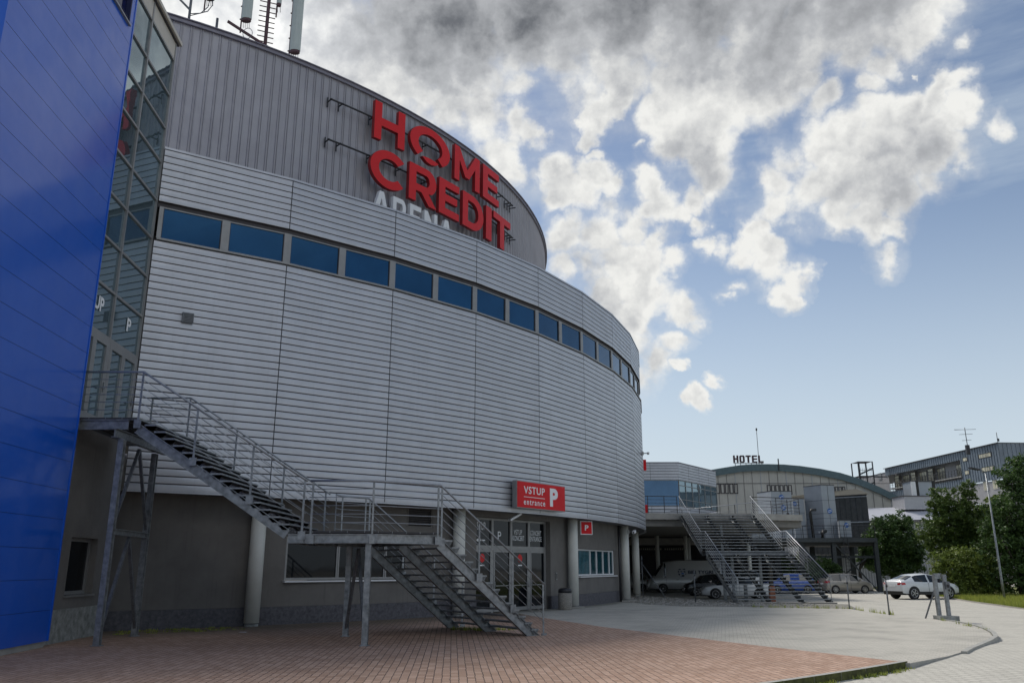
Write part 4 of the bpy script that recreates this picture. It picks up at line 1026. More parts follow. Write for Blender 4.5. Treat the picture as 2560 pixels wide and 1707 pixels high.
# middle landing, cranked
U2 = Vector((.80, .60, 0)); W2 = Vector((-.60, .80, 0)); S0 = V3(-1.85, 21.6, 0); WD = 4.0
E0 = S0 + W2 * WD
poly = [(-5.37, YF), (-3.42, YF), (S0.x, S0.y), (E0.x, E0.y), (-4.95, 24.05), (-5.37, YB)]
mb = MB(); mb.prism(poly, ZB - .045, ZB, M_GRATE)
for i in range(5): x = -5.25 + i * .42; mb.box(x, x + .012, YF - .008, YF + .3, ZB - .05, ZB + .003, M_GALV)
for i in range(5):
    p = V3(-3.42, YF, 0).lerp(S0, (i + .5) / 5); mb.obox(p + up * (ZB - .05) - W2 * .01, U2 * .012, W2 * .3, up * .053, M_GALV)
part(mb, 'middle_landing', st)
kf = V3(-3.42, YF + .05, ZB - .18); d2 = (S0 - V3(-3.42, YF, 0)).normalized()
for a, b in ((V3(-5.42, YF + .05, ZB - .18), kf), (kf + d2 * .05, S0 + W2 * .05 + up * (ZB - .18)), (V3(-5.42, YB - .05, ZB - .18), V3(-4.95, 24.0, ZB - .18)), (V3(-4.95, 24.0, ZB - .18), E0 - W2 * .05 + up * (ZB - .18)), (S0 + W2 * .1 + up * (ZB - .18), E0 - W2 * .1 + up * (ZB - .18)), (V3(-5.42, YF + .12, ZB - .18), V3(-5.42, YB - .12, ZB - .18))):
    mb = MB(); mb.ibeam(a, b, .11, .22, M_GALV); part(mb, 'landing_beam', st)
for (x, y) in ((-5.1, YF + .0), (-4.93, YF), (-3.47, YF), (-3.32, YF + .04)):
    mb = MB(); mb.obox(V3(x - .07, y - .012, ZB - .29), X * .14, Y * .014, up * .22, M_GALV); part(mb, 'splice_plate', st)
# lower flight
RUN2 = 3.25; FT = S0 + U2 * RUN2
flight(st, (FT.x, FT.y, 0), (-.80, -.60, 0), (-.60, .80, 0), WD, 0.0, ZB, 15, RUN2, (.05, WD / 2, WD - .05), .26)
lf = [V3(-4.95, YF, ZB), V3(-3.42, YF, ZB), S0 + up * ZB, FT + U2 * .18 + up * .12]
handrail(st, lf, [(0, .05), (1, .02), (1, .97), (2, .015), (2, .36), (2, .68), (2, .985)], h=1.20, nb=5, postbase=.28)
lb = [V3(-4.95, YB + .1, ZB), V3(-4.9, 24.0, ZB), E0 + up * ZB, FT + W2 * WD + U2 * .18 + up * .12]
handrail(st, lb, [(0, .05), (1, .05), (1, .9), (2, .015), (2, .36), (2, .68), (2, .985)], h=1.12, nb=5)
# trestle legs and braces
for (a, b, zt) in ((V3(-9.74, 20.5, 0), V3(-10.1, 23.3, 0), ZA - .53), (V3(-3.47, 20.56, 0), V3(-4.45, 23.26, 0), ZB - .30)):
    for q in (a, b):
        mb = MB(); mb.ibeam(q, q + up * zt, .14, .15, M_GALV, up=(0, 1, 0), t=.016); mb.box(q.x - .11, q.x + .11, q.y - .11, q.y + .11, -.01, .018, M_GALV); part(mb, 'leg', st)
    m_ = (a + b) / 2
    if zt > 3:
        zm = 2.62
        for (s, e) in ((a + up * zm, b + up * zm),):
            mb = MB(); mb.ibeam(s, e, .14, .14, M_GALV, t=.02); part(mb, 'strut', st)
        pr = [(a + up * .15, m_ + up * (zm - .1)), (b + up * .15, m_ + up * (zm - .1)), (a + up * (zm + .1), m_ + up * (zt - .08)), (b + up * (zm + .1), m_ + up * (zt - .08))]
    else: pr = [(a + up * .15, m_ + up * (zt - .1)), (b + up * .15, m_ + up * (zt - .1))]
    for (s, e) in pr:
        mb = MB(); mb.beam(s, e, .075, .075, M_GALVDK); part(mb, 'brace', st)

# litter bin
c = V3(2.30, 37.35, 0)
bn = thing('litter_bin', 'round pebble faced concrete litter bin with a dark lid by the entrance column', 'litter bin', tuple(c))
mb = MB(); mb.tube([c + up * z for z in (0.0, .03, .68, .70)], [.28, .30, .30, .27], 28, M_AGG); part(mb, 'body', bn)
mb = MB(); mb.tube([c + up * z for z in (.702, .80, .86, .90)], [.29, .295, .26, .16], 24, M_BIN); part(mb, 'lid', bn)

# ================================================================== roof aerials
def aerial(name, label, c):
    return thing(name, label, 'antenna', tuple(c), group='aerials on the arena roof')
a1 = aerial('roof_antenna_mast', 'dark red lattice mast with climbing pegs between two tall panel antennas', (-11.57, 33.55, 24.6))
b_ = V3(-11.57, 33.55, 24.0)
mb = MB(); mb.tube([b_, b_ + up * 5.6], .085, 8, M_RUSTRED); part(mb, 'pole', a1)
for i in range(14):
    mb = MB(); z = 25.2 + i * .27; mb.beam(V3(b_.x - .42, b_.y, z + .14), V3(b_.x + .36, b_.y, z - .06), .035, .035, M_RUSTRED); part(mb, 'peg', a1)
mb = MB(); mb.beam(V3(-13.1, 32.7, 26.0), V3(-10.2, 34.3, 24.7), .1, .1, M_RUSTRED); part(mb, 'frame_beam', a1)
mb = MB(); mb.beam(V3(-11.6, 33.5, 29.4), V3(-10.2, 34.3, 28.2), .1, .1, M_RUSTRED); part(mb, 'frame_beam', a1)
def panel(label, c, w, dd, z0, z1, n=4):
    t = aerial('panel_antenna', label, (c.x, c.y, z0))
    mb = MB(); k = 10; pts = []
    for i in range(k): a = 2 * pi * i / k + pi / k; pts.append((c.x + w / 2 * cos(a) * 1.05, c.y + dd / 2 * sin(a) * 1.05))
    mb.prism(pts, z0 + .12, z1, M_ANT); part(mb, 'radome', t)
    mb = MB(); mb.prism([(c.x + (x - c.x) * .92, c.y + (y - c.y) * .92) for x, y in pts], z0, z0 + .119, M_RUSTRED)
    for j in range(n):
        x = c.x - w * .3 + j * w * .6 / (n - 1); mb.tube([(x, c.y, z0), (x + .03, c.y, z0 - .35)], .012, 5, M_BLACK)
    part(mb, 'connector_base', t)
    mb = MB(); mb.tube([(c.x - w * .62, c.y + .15, z0 - .5), (c.x - w * .62, c.y + .15, z1)], .035, 8, M_RUSTRED)
    for j in range(5): mb.beam((c.x - w * .62, c.y + .15, z0 + .2 + j * .7), (c.x - w * .75, c.y + .1, z0 + .2 + j * .7), .06, .04, M_RUSTRED)
    part(mb, 'mounting_pole', t)
    return t
panel('tall pale panel antenna standing left of the dark red peg mast', V3(-12.35, 32.98, 0), .46, .3, 26.2, 29.6)
panel('tallest pale panel antenna, rightmost on the arena roof', V3(-10.35, 34.2, 0), .50, .32, 25.35, 29.8)
panel('slim small panel antenna just right of the peg mast top', V3(-11.1, 33.6, 0), .22, .2, 27.5, 29.4, 2)
panel('short pale panel antenna near the glass tower with looping cables', V3(-13.6, 31.7, 0), .44, .3, 26.4, 28.8)
mb = MB(); mb.tube([(-14.35, 31.5, 24), (-14.35, 31.5, 29)], .06, 8, M_GALVDK); mb.beam((-14.35, 31.5, 25.7), (-15.6, 31.0, 26.9), .07, .07, M_GALVDK)
mb.tube([(-15.6, 31.0, 24.3), (-15.6, 31.0, 29.5)], .055, 8, M_GALVDK)
solo(mb, 'antenna_bracket', 'grey pole frame joined by a slanting tube, leftmost on the roof', 'antenna', group='aerials on the arena roof')
mb = MB(); mb.tube([(-13.25, 31.9, 24.3), (-13.25, 31.9, 25.55)], .06, 8, M_GALVDK); solo(mb, 'vent_pipe', 'short plain grey stub pipe on the arena roof edge', 'pipe')
mb = MB(); mb.tube([(-13.6, 31.7, 26.4), (-13.65, 31.7, 26.0), (-13.9, 31.6, 25.6), (-14.3, 31.5, 25.5)], .02, 6, M_GALVDK); mb.tube([(-13.5, 31.7, 26.4), (-13.45, 31.7, 26.1), (-13.6, 31.6, 25.7), (-14.3, 31.5, 25.4)], .02, 6, M_GALVDK)
mb.tube([(-12.2 + .22 * cos(t * .5), 32.9, 25.5 + .28 * sin(t * .5)) for t in range(14)], .014, 5, M_GALVDK)
solo(mb, 'antenna_cables', 'looping grey cables hanging below the roof antennas', 'cable')
# ================================================================== vehicles
def car_body(st, glass_sides, glass_top, paint, sec=None):
    """st: stations (x, zb, zbelt, ztop, wbelt, wtop) from rear to front; returns paint, side glass list, screens"""
    rings = []
    for (x, zb, zl, zt, w, wt) in st:
        zt = max(zt, zl + .012)
        half = [(0, zb), (w * .86, zb), (w * .985, zb + .10), (w * 1.0, zb + (zl - zb) * .55), (w * .985, zl - .05), (w * .955, zl), (wt, zt - .055 if zt - zl > .12 else zl + (zt - zl) * .5), (wt * .86, zt - .012 if zt - zl > .12 else zt), (wt * .45, zt + (.018 if zt - zl > .12 else .004))]
        ring = half + [(0, half[-1][1] + .005)] + [(-a, b) for a, b in half[::-1][:-1]]
        rings.append([(x, a, b) for a, b in ring])
    n = len(rings[0]); vs = [p for r in rings for p in r]
    body = MB(); scr = []; sides = []
    fs = []
    for i in range(len(rings) - 1):
        for j in range(n):
            f = (i * n + j, (i + 1) * n + j, (i + 1) * n + (j + 1) % n, i * n + (j + 1) % n)
            isside = j in (5, n - 6); istop = j in (6, 7, 8, 9, 10) and True
            if isside and i in glass_sides: sides.append((i, j, f))
            elif i in glass_top and 6 <= j <= n - 7: scr.append((i, j, f))
            else: fs.append(f)
    body.add(vs, fs, paint, True)
    body.f.append(list(range(n))); body.mi.append(0); body.sm.append(False)
    body.f.append([(len(rings) - 1) * n + j for j in range(n)][::-1]); body.mi.append(0); body.sm.append(False)
    out = {}
    def sub(fl):
        g = MB(); used = {}
        vv = []; ff = []
        for f in fl:
            q = []
            for k in f:
                if k not in used: used[k] = len(vv); vv.append(vs[k])
                q.append(used[k])
            ff.append(q)
        g.add(vv, ff, M_CARGL); return g
    return body, [(j, i, sub([f])) for i, j, f in sides], {i: sub([f for (a, b, f) in scr if a == i]) for i in glass_top}
def wheel_set(root, L, xs, r, w, rim=None, spokes=7):
    for x in xs:
        for s in (1, -1):
            mb = MB(); y = s * (w - .09)
            prof = [(-.11, r * .80), (-.11, r * .94), (-.085, r), (.085, r), (.11, r * .94), (.11, r * .80), (.095, r * .68)]
            n = 28; vs = []
            for (o, rr) in prof: vs += [(x + rr * cos(2 * pi * k / n), y + s * o, r + rr * sin(2 * pi * k / n)) for k in range(n)]
            fs = []
            for a in range(len(prof) - 1):
                for k in range(n):
                    f = (a * n + k, a * n + (k + 1) % n, (a + 1) * n + (k + 1) % n, (a + 1) * n + k); fs.append(f if s < 0 else f[::-1])
            mb.add(vs, fs, M_TYRE, True)
            wo = part(mb, 'wheel', root)
            rb = MB(); yy = y + s * .075
            rb.disc((x, y + s * .03, r), (0, s, 0), r * .66, 24, M_BLACK, .01)
            for k in range(spokes):
                a = 2 * pi * k / spokes; c_, s_ = cos(a), sin(a)
                rb.obox((x + c_ * r * .1 - s_ * .02, yy - .015, r + s_ * r * .1 + c_ * .02), (c_ * r * .56, 0, s_ * r * .56), (s_ * .045, 0, -c_ * .045), (0, s * .03, 0), M_RIM)
            nn = 24; v2 = []
            for (o, rr) in ((.06, r * .69), (.105, r * .69), (.105, r * .62), (.05, r * .60)): v2 += [(x + rr * cos(2 * pi * k / nn), y + s * o, r + rr * sin(2 * pi * k / nn)) for k in range(nn)]
            f2 = []
            for a in range(3):
                for k in range(nn):
                    f = (a * nn + k, a * nn + (k + 1) % nn, (a + 1) * nn + (k + 1) % nn, (a + 1) * nn + k); f2.append(f if s < 0 else f[::-1])
            rb.add(v2, f2, M_RIM, True); rb.disc((x, yy, r), (0, s, 0), r * .14, 12, M_RIM, .025)
            part(rb, 'rim', wo)
            ar = MB(); ra = r * 1.13; k2 = 18; v3 = []
            for k in range(k2 + 1):
                a = pi * 1.06 * k / k2 - .06 * pi / 2; v3 += [(x + ra * cos(a), s * (w + .006), r * 1.02 + ra * sin(a)), (x + ra * cos(a), s * (w - .25), r * 1.02 + ra * sin(a))]
            cen = len(v3); v3.append((x, s * (w + .004), r * .6))
            ar.add(v3, [(2 * k, 2 * k + 2, cen) if s < 0 else (2 * k + 2, 2 * k, cen) for k in range(k2)], M_BLACK); part(ar, 'wheel_arch', root)
def make_car(name, label, cat, loc, rz, paint, st, gs, gt, wx, wr, L, W, cladding=False, spokes=7, lamps=(.62, .80), group='cars parked behind the staircase', rails=False):
    root = bpy.data.objects.new(name, None); COL.objects.link(root); root.location = loc; root.rotation_euler = (0, 0, rz); tag(root, label, cat, group)
    st = [(x - L / 2, a, b, c, d * W / 2, e * W / 2) for (x, a, b, c, d, e) in st]
    body, sides, scr = car_body(st, gs, gt, paint)
    bo = part(body, 'body', root)
    for j, i, g in sides: part(g, 'side_window', root)
    for i, g in scr.items(): part(g, 'rear_window' if i < len(st) / 2 else 'windscreen', root)
    wheel_set(root, L, [x - L / 2 for x in wx], wr, W / 2, spokes=spokes)
    hw = W / 2
    lz, tz = lamps
    for s in (1, -1):
        mb = MB(); x = L / 2; mb.add([(x - .10, s * hw * .55, lz), (x - .30, s * hw * .95, lz + .02), (x - .42, s * hw * .975, lz + .13), (x - .13, s * hw * .55, lz + .10), (x - .16, s * hw * .55, lz - .0), (x - .36, s * hw * .90, lz)],
                         [(0, 1, 2, 3) if s > 0 else (3, 2, 1, 0)], M_LAMPLENS)
        mb.add([(x - .03, s * hw * .5, lz), (x - .12, s * hw * .93, lz + .01), (x - .36, s * hw * 1.0, lz + .12), (x - .09, s * hw * .5, lz + .11)], [(0, 1, 2, 3) if s > 0 else (3, 2, 1, 0)], M_LAMPLENS); part(mb, 'headlight', root)
        mb = MB(); x = -L / 2; mb.add([(x - .008, s * hw * .52, tz), (x + .03, s * hw * .97, tz), (x + .30, s * hw * 1.008, tz + .03), (x + .26, s * hw * 1.0, tz + .14), (x + .04, s * hw * .95, tz + .15), (x + .0, s * hw * .55, tz + .13)],
                         [(0, 5, 4, 1) if s > 0 else (1, 4, 5, 0), (1, 4, 3, 2) if s > 0 else (2, 3, 4, 1)], M_REDLENS); part(mb, 'tail_light', root)
        mb = MB(); xm = [x for x in gt if x > len(st) / 2]; sx = st[xm[0]][0] if xm else L * .2
        mb.obox((sx + .05, s * hw * .96 if s > 0 else s * hw * .96 - .16, st[2][2] + .0), (.11, 0, 0), (0, .16, 0), (0, 0, .12), paint if not cladding else M_BLACK); part(mb, 'mirror', root)
    mb = MB(); mb.box(-L / 2 - .012, -L / 2 + .02, -.26, .26, lamps[1] - .12, lamps[1] - .01, M_WHITE); mb.box(L / 2 - .02, L / 2 + .012, -.26, .26, .36, .47, M_WHITE); part(mb, 'number_plate', root)
    mb = MB(); zb = st[2][1]
    mb.box(-L / 2 + .02, L / 2 - .02, -hw * .93, hw * .93, zb - .03, zb + .04, M_BLACK); mb.box(L / 2 - .05, L / 2 + .006, -hw * .5, hw * .5, .30, .55, M_BLACK)
    if cladding:
        for s in (1, -1): mb.box(wx[0] - L / 2 + wr * 1.1, wx[1] - L / 2 - wr * 1.1, s * hw * .94 if s > 0 else -hw * 1.006, hw * 1.006 if s > 0 else -hw * .94, zb - .02, zb + .17, M_BLACK)
        mb.box(-L / 2 - .01, -L / 2 + .3, -hw * .93, hw * .93, zb, zb + .2, M_BLACK)
    part(mb, 'lower_trim', root)
    mb = MB()
    for s in (1, -1):
        for xd in (.0, ):
            i0 = len(st) // 2; mb.box(st[i0][0] - .006, st[i0][0] + .006, s * hw * 1.0 - .008, s * hw * 1.0 + .004, zb + .12, st[i0][2] - .03, M_BLACK)
        for xd in (-.55, .55): mb.box(xd - .0, xd + .17, s * hw - .02, s * hw + .012, st[i0][2] - .16, st[i0][2] - .13, M_BLACK if not cladding else paint)
    part(mb, 'door_handle', root)
    return root
HATCH = [(0, .30, .62, .66, .80, .70), (.03, .22, .90, .95, .92, .80), (.12, .20, .98, 1.16, .97, .80), (.42, .18, .98, 1.47, .99, .76), (.55, .18, .98, 1.50, .99, .77), (1.15, .18, .97, 1.54, 1.0, .78), (1.30, .18, .97, 1.545, 1.0, .78), (2.05, .18, .96, 1.53, 1.0, .78), (2.15, .18, .96, 1.525, 1.0, .78), (2.72, .18, .95, 1.43, 1.0, .76), (3.32, .18, .94, .99, .99, .84), (3.80, .20, .82, .86, .95, .70), (3.98, .24, .62, .66, .86, .60), (4.04, .30, .50, .53, .76, .5)]
SEDAN = [(0, .34, .60, .66, .80, .70), (.03, .24, .84, .92, .92, .80), (.10, .22, .92, 1.00, .96, .84), (.62, .18, .93, 1.03, .99, .84), (1.35, .18, .92, 1.36, 1.0, .70), (1.50, .18, .92, 1.385, 1.0, .70), (2.25, .18, .91, 1.42, 1.0, .71), (2.36, .18, .91, 1.42, 1.0, .71), (3.00, .18, .90, 1.33, 1.0, .69), (3.70, .18, .88, .94, .99, .86), (4.35, .20, .78, .82, .96, .72), (4.62, .24, .60, .66, .88, .62), (4.70, .30, .48, .52, .78, .5)]
COUPE_SUV = [(0, .44, .78, .84, .82, .72), (.03, .34, 1.04, 1.10, .93, .82), (.12, .32, 1.12, 1.19, .97, .84), (.42, .30, 1.13, 1.26, .99, .80), (1.05, .30, 1.13, 1.50, 1.0, .70), (1.30, .30, 1.12, 1.57, 1.0, .71), (2.12, .30, 1.09, 1.63, 1.0, .72), (2.24, .30, 1.09, 1.63, 1.0, .72), (2.88, .30, 1.07, 1.54, 1.0, .70), (3.56, .30, 1.04, 1.13, .99, .86), (4.28, .31, .96, 1.01, .96, .74), (4.60, .34, .78, .84, .90, .64), (4.67, .40, .60, .64, .80, .52)]
VAN = [(0, .34, 1.10, 2.42, .97, .86), (.04, .30, 1.14, 2.52, .98, .86), (.30, .28, 1.18, 2.56, 1.0, .87), (3.55, .28, 1.20, 2.58, 1.0, .87), (3.75, .28, 1.20, 2.56, 1.0, .87), (4.55, .28, 1.20, 2.46, 1.0, .83), (4.70, .28, 1.22, 2.36, 1.0, .82), (5.42, .28, 1.22, 1.36, .98, .84), (5.80, .30, 1.00, 1.08, .94, .74), (5.94, .34, .66, .72, .88, .66), (6.0, .40, .55, .60, .8, .5)]
PW = material('car_white', (.60, .62, .64), .3, 0, var=.02, coat=.7)
PS = material('car_silver', (.42, .42, .42), .35, .5, var=.02, coat=.6)
PB = material('car_champagne', (.30, .28, .25), .35, .4, var=.02, coat=.6)
PK = material('car_black', (.014, .016, .02), .3, .2, var=.05, coat=.8)
PBL = material('car_blue', (.02, .07, .32), .3, .2, var=.03, coat=.8)
PDB = material('car_dark_blue', (.012, .03, .12), .3, .2, var=.03, coat=.8)
G0 = -.3
suv = make_car('parked_car', 'white sloping roof off road car parked near the tall gate posts', 'car', (27.65, 58.0, G0), radians(16), PW, COUPE_SUV, (4, 5, 7, 8), (3, 8), (.92, 3.73), .395, 4.67, 1.88, True, 5, (.70, .92))
mpv = make_car('parked_car', 'beige grey compact family car just right of the far staircase', 'car', (27.25, 70.1, G0), radians(6), PB, HATCH, (4, 5, 7, 8), (2, 9), (.72, 3.20), .31, 4.04, 1.72, False, 8, (.60, .82))
wsd = make_car('parked_car', 'white saloon with dark wheels parked nearest behind the left railing of the far staircase', 'car', (15.05, 57.9, G0), radians(176), PW, SEDAN, (4, 5, 7, 8), (3, 8), (.95, 3.82), .335, 4.70, 1.82, False, 5, (.58, .76))
bkc = make_car('parked_car', 'black estate car between the white saloon and the van', 'car', (14.75, 63.9, G0), radians(178), PK, HATCH, (4, 5, 7, 8), (2, 9), (.72, 3.20), .32, 4.04, 1.76, False, 6, (.60, .82))
blc = make_car('parked_car', 'bright blue hatchback seen through the treads of the far staircase', 'car', (22.35, 69.6, G0), radians(183), PBL, HATCH, (4, 5, 7, 8), (2, 9), (.72, 3.20), .31, 4.04, 1.72, False, 7, (.60, .82))
dbc = make_car('parked_car', 'dark blue car behind the bright blue hatchback', 'car', (20.3, 74.5, G0), radians(-80), PDB, SEDAN, (4, 5, 7, 8), (3, 8), (.95, 3.82), .33, 4.70, 1.8, False, 7, (.58, .76))
wmp = make_car('parked_car', 'white people carrier seen end on behind the far staircase', 'car', (17.55, 65.6, G0), radians(96), PW, [(x, a, b * 1.1, c * 1.18, d, e) for (x, a, b, c, d, e) in HATCH], (4, 5, 7, 8), (2, 9), (.72, 3.20), .33, 4.04, 1.85, False, 7, (.66, .9))
slc = make_car('parked_car', 'silver car half hidden behind the round columns left of the van', 'car', (10.3, 76.5, G0), radians(172), PS, HATCH, (4, 5, 7, 8), (2, 9), (.72, 3.20), .31, 4.04, 1.72, False, 7, (.60, .82))
gyc = make_car('parked_car', 'grey white car between the last two round columns, deepest under the deck', 'car', (6.9, 71.5, G0), radians(175), PS, SEDAN, (4, 5, 7, 8), (3, 8), (.95, 3.82), .33, 4.70, 1.8, False, 7, (.58, .76))
van = make_car('parked_van', 'silver white high roofed van lettered BILI TYGRI with a tiger emblem', 'van', (14.25, 71.2, G0), radians(178), material('van_pale_silver', (.55, .55, .54), .35, .3, var=.02, coat=.6), VAN, (5,), (6,), (1.05, 4.85), .36, 6.0, 2.0, False, 8, (.78, 1.1), group=None)
# lettering and emblem on the side facing the camera (local +y side, since the van faces left)
mb = MB(); pz = 1.0 + .012
def vy(x, z): return (x, 1.006 * 1.0 - max(0, z - 1.2) * .098 + .012, z)
nr = Vector((0, 1, .098)).normalized(); rt = Vector((-1, 0, 0)); upv = nr.cross(rt) * -1
upv = Vector((0, -.098, 1)).normalized()
place_text(mb, 'BILI TYGRI', Vector(vy(-.25 + .0, 1.52)), rt, upv, 2.05, .27, material('deep_blue_lettering', (.012, .02, .05), .5), .003, .03)
part(mb, 'side_lettering', van)
mb = MB(); ex, ez = .25, 1.62     # emblem: roaring big cat head in profile, built of pointed strokes
ink = MATS['deep_blue_lettering']
def stroke(pts, m, k=0.0): mb.add([Vector(vy(ex - x, ez + z)) + nr * k for x, z in pts], [tuple(range(len(pts)))[::-1]], m)
stroke([(-.30, .26), (-.18, .30), (-.02, .25), (-.10, .20), (-.24, .20)], ink); stroke([(.02, .26), (.22, .31), (.32, .22), (.20, .20)], ink)
stroke([(-.33, .16), (-.20, .10), (-.24, -.02), (-.32, .02)], ink); stroke([(-.16, .12), (.02, .10), (.06, .03), (-.06, .02)], ink)
stroke([(.10, .12), (.26, .12), (.34, .02), (.20, .0)], ink); stroke([(-.30, -.06), (-.16, -.10), (-.20, -.24), (-.30, -.18)], ink)
stroke([(-.06, -.04), (.10, -.02), (.20, -.10), (.06, -.14), (-.06, -.12)], M_EMBL); stroke([(-.04, -.20), (.12, -.18), (.22, -.26), (.08, -.34), (-.06, -.30)], ink)
stroke([(.24, -.06), (.36, -.08), (.30, -.20)], ink); stroke([(-.14, -.28), (-.02, -.36), (-.16, -.36)], M_EMBL)
part(mb, 'tiger_emblem', van)

# ================================================================== far wide staircase
fs_ = thing('far_staircase', 'wide galvanised open tread staircase rising to the deck above the parked cars', 'staircase', (13.8, 50, 0))
U3 = Vector((-.016, 1, 0)).normalized(); W3 = Vector((1, .016, 0)).normalized(); FW = 4.95; FO = V3(11.58, 44.4, 0); DKZ = 5.3; MZ = 2.7
flight(fs_, (FO.x, FO.y, 0), U3, W3, FW, .0, MZ, 15, 6.0, (.05, FW * .36, FW * .70, FW - .05), .24, M_GALV)
L1 = FO + U3 * 6.0
mb = MB(); mb.obox(L1 + up * (MZ - .05), U3 * 1.05, W3 * FW, up * .05, M_GRATE); mb.obox(L1 + up * (MZ - .056) - U3 * .012, U3 * .012, W3 * FW, up * .05, M_GALV); part(mb, 'middle_landing', fs_)
for o in (.05, 1.0):
    mb = MB(); mb.ibeam(L1 + U3 * o + up * (MZ - .18), L1 + U3 * o + W3 * FW + up * (MZ - .18), .1, .22, M_GALVDK); part(mb, 'landing_beam', fs_)
L2_ = L1 + U3 * 1.0
flight(fs_, (L2_.x, L2_.y, 0), U3, W3, FW, MZ, DKZ, 14, 5.6, (.05, FW * .36, FW * .70, FW - .05), .24, M_GALV)
TOP = L2_ + U3 * 5.7
for wo, hh in ((.03, 1.12), (FW - .03, 1.12)):
    o = W3 * wo
    pts = [FO + o + U3 * .0 + up * .16, L1 + o + up * MZ, L2_ + o + up * MZ, TOP + o + up * DKZ]
    handrail(fs_, pts, [(0, .0), (0, .5), (1, .02), (1, .98), (2, .5), (2, .98)], h=hh, nb=5, r=.028, barr=.010)
for (o, s, zt) in ((FW * .36, 6.9, MZ - .3), (FW * .70, 6.9, MZ - .3), (FW * .24, 2.4, .85), (FW * .45, 10.6, 4.4)):
    q = FO + W3 * o + U3 * s; mb = MB(); mb.ibeam(q - up * .3, q + up * zt, .16, .16, M_GALV, up=(0, 1, 0), t=.02); part(mb, 'leg', fs_)
for a, b in ((-.1, 1.9), (2.1, 3.2), (3.5, 4.9)):
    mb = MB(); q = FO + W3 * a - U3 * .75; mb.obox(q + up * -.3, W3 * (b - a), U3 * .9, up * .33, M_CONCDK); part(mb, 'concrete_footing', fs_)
c = gz_ = None
mb = MB(); mb.obox((16.0, 53.3, -.32), (.32, 0, 0), (0, .32, 0), (0, 0, .95), M_ORANGE); mb.obox((16.05, 53.35, .6), (.22, 0, 0), (0, .22, 0), (0, 0, 1.3), M_BARK)
solo(mb, 'rusty_post', 'rusty orange brown square post standing behind the lower treads of the far staircase', 'post')

# ================================================================== deck and pavilion over the parking
dk_ = thing('concrete_deck', 'long concrete deck on thin round columns above the car park', 'deck', (13, 60, 0))
dp = [(4.5, 55.5), (9.2, 56.6), (TOP.x - .3, 56.9), (TOP.x + FW + .2, 57.2), (20.3, 58.7), (20.6, 76), (4, 84)]
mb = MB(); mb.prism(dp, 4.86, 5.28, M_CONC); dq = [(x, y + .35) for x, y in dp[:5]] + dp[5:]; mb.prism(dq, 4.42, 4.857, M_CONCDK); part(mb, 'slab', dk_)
for (x, y) in ((12.85, 75.0), (15.4, 75.2), (16.25, 78.0), (19.5, 70)):
    mb = MB(); mb.tube([(x, y, -.35), (x, y, 4.42)], .17, 14, M_COLUMN); part(mb, 'column', dk_)
mb = MB(); mb.box(6, 24, 80, 80.6, 3.75, 4.42, M_CONC); part(mb, 'lintel', dk_)
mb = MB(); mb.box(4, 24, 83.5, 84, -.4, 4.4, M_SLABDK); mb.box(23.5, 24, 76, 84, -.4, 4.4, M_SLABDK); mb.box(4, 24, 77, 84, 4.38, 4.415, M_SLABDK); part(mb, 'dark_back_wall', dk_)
mb = MB()
for i in range(26):
    if i == 13: continue
    x = 12.0 + i * .215; mb.box(x, x + .10, 83.42, 83.48, 3.36, 3.52, material('strip_light_white', (.6, .58, .5), .8))
part(mb, 'strip_lights', dk_)  # row of strip lights, drawn as plain white boxes that give no light
hp = [V3(4.6, 55.6, 5.28), V3(9.2, 56.7, 5.28), V3(TOP.x - .1, 57.0, 5.28)]
handrail(dk_, hp, [(0, .35), (0, .75), (1, .0), (1, .55), (1, .98)], h=1.12, nb=4, r=.026, mat=M_RAILDK, matp=M_RAILDK, barr=.012, postbase=.45)
hp = [V3(TOP.x + FW + .1, 57.3, 5.28), V3(20.2, 58.8, 5.28), V3(20.5, 66, 5.28)]
handrail(dk_, hp, [(0, .02), (0, .5), (0, .98), (1, .3), (1, .6), (1, .98)], h=1.12, nb=4, r=.026, mat=M_RAILDK, matp=M_RAILDK, barr=.012, postbase=.45)
hp = [V3(9.5, 63.5, 5.28), V3(20.3, 61.2, 5.9)]
hp = [V3(11.9, 63.0, 4.9), V3(20.0, 60.3, 5.6)]
handrail(dk_, hp, [(0, .1), (0, .25), (0, .4), (0, .55), (0, .7), (0, .85), (0, .98)], h=.9, nb=1, r=.03, barr=.012, mat=M_RAIL, matp=M_RAILDK)

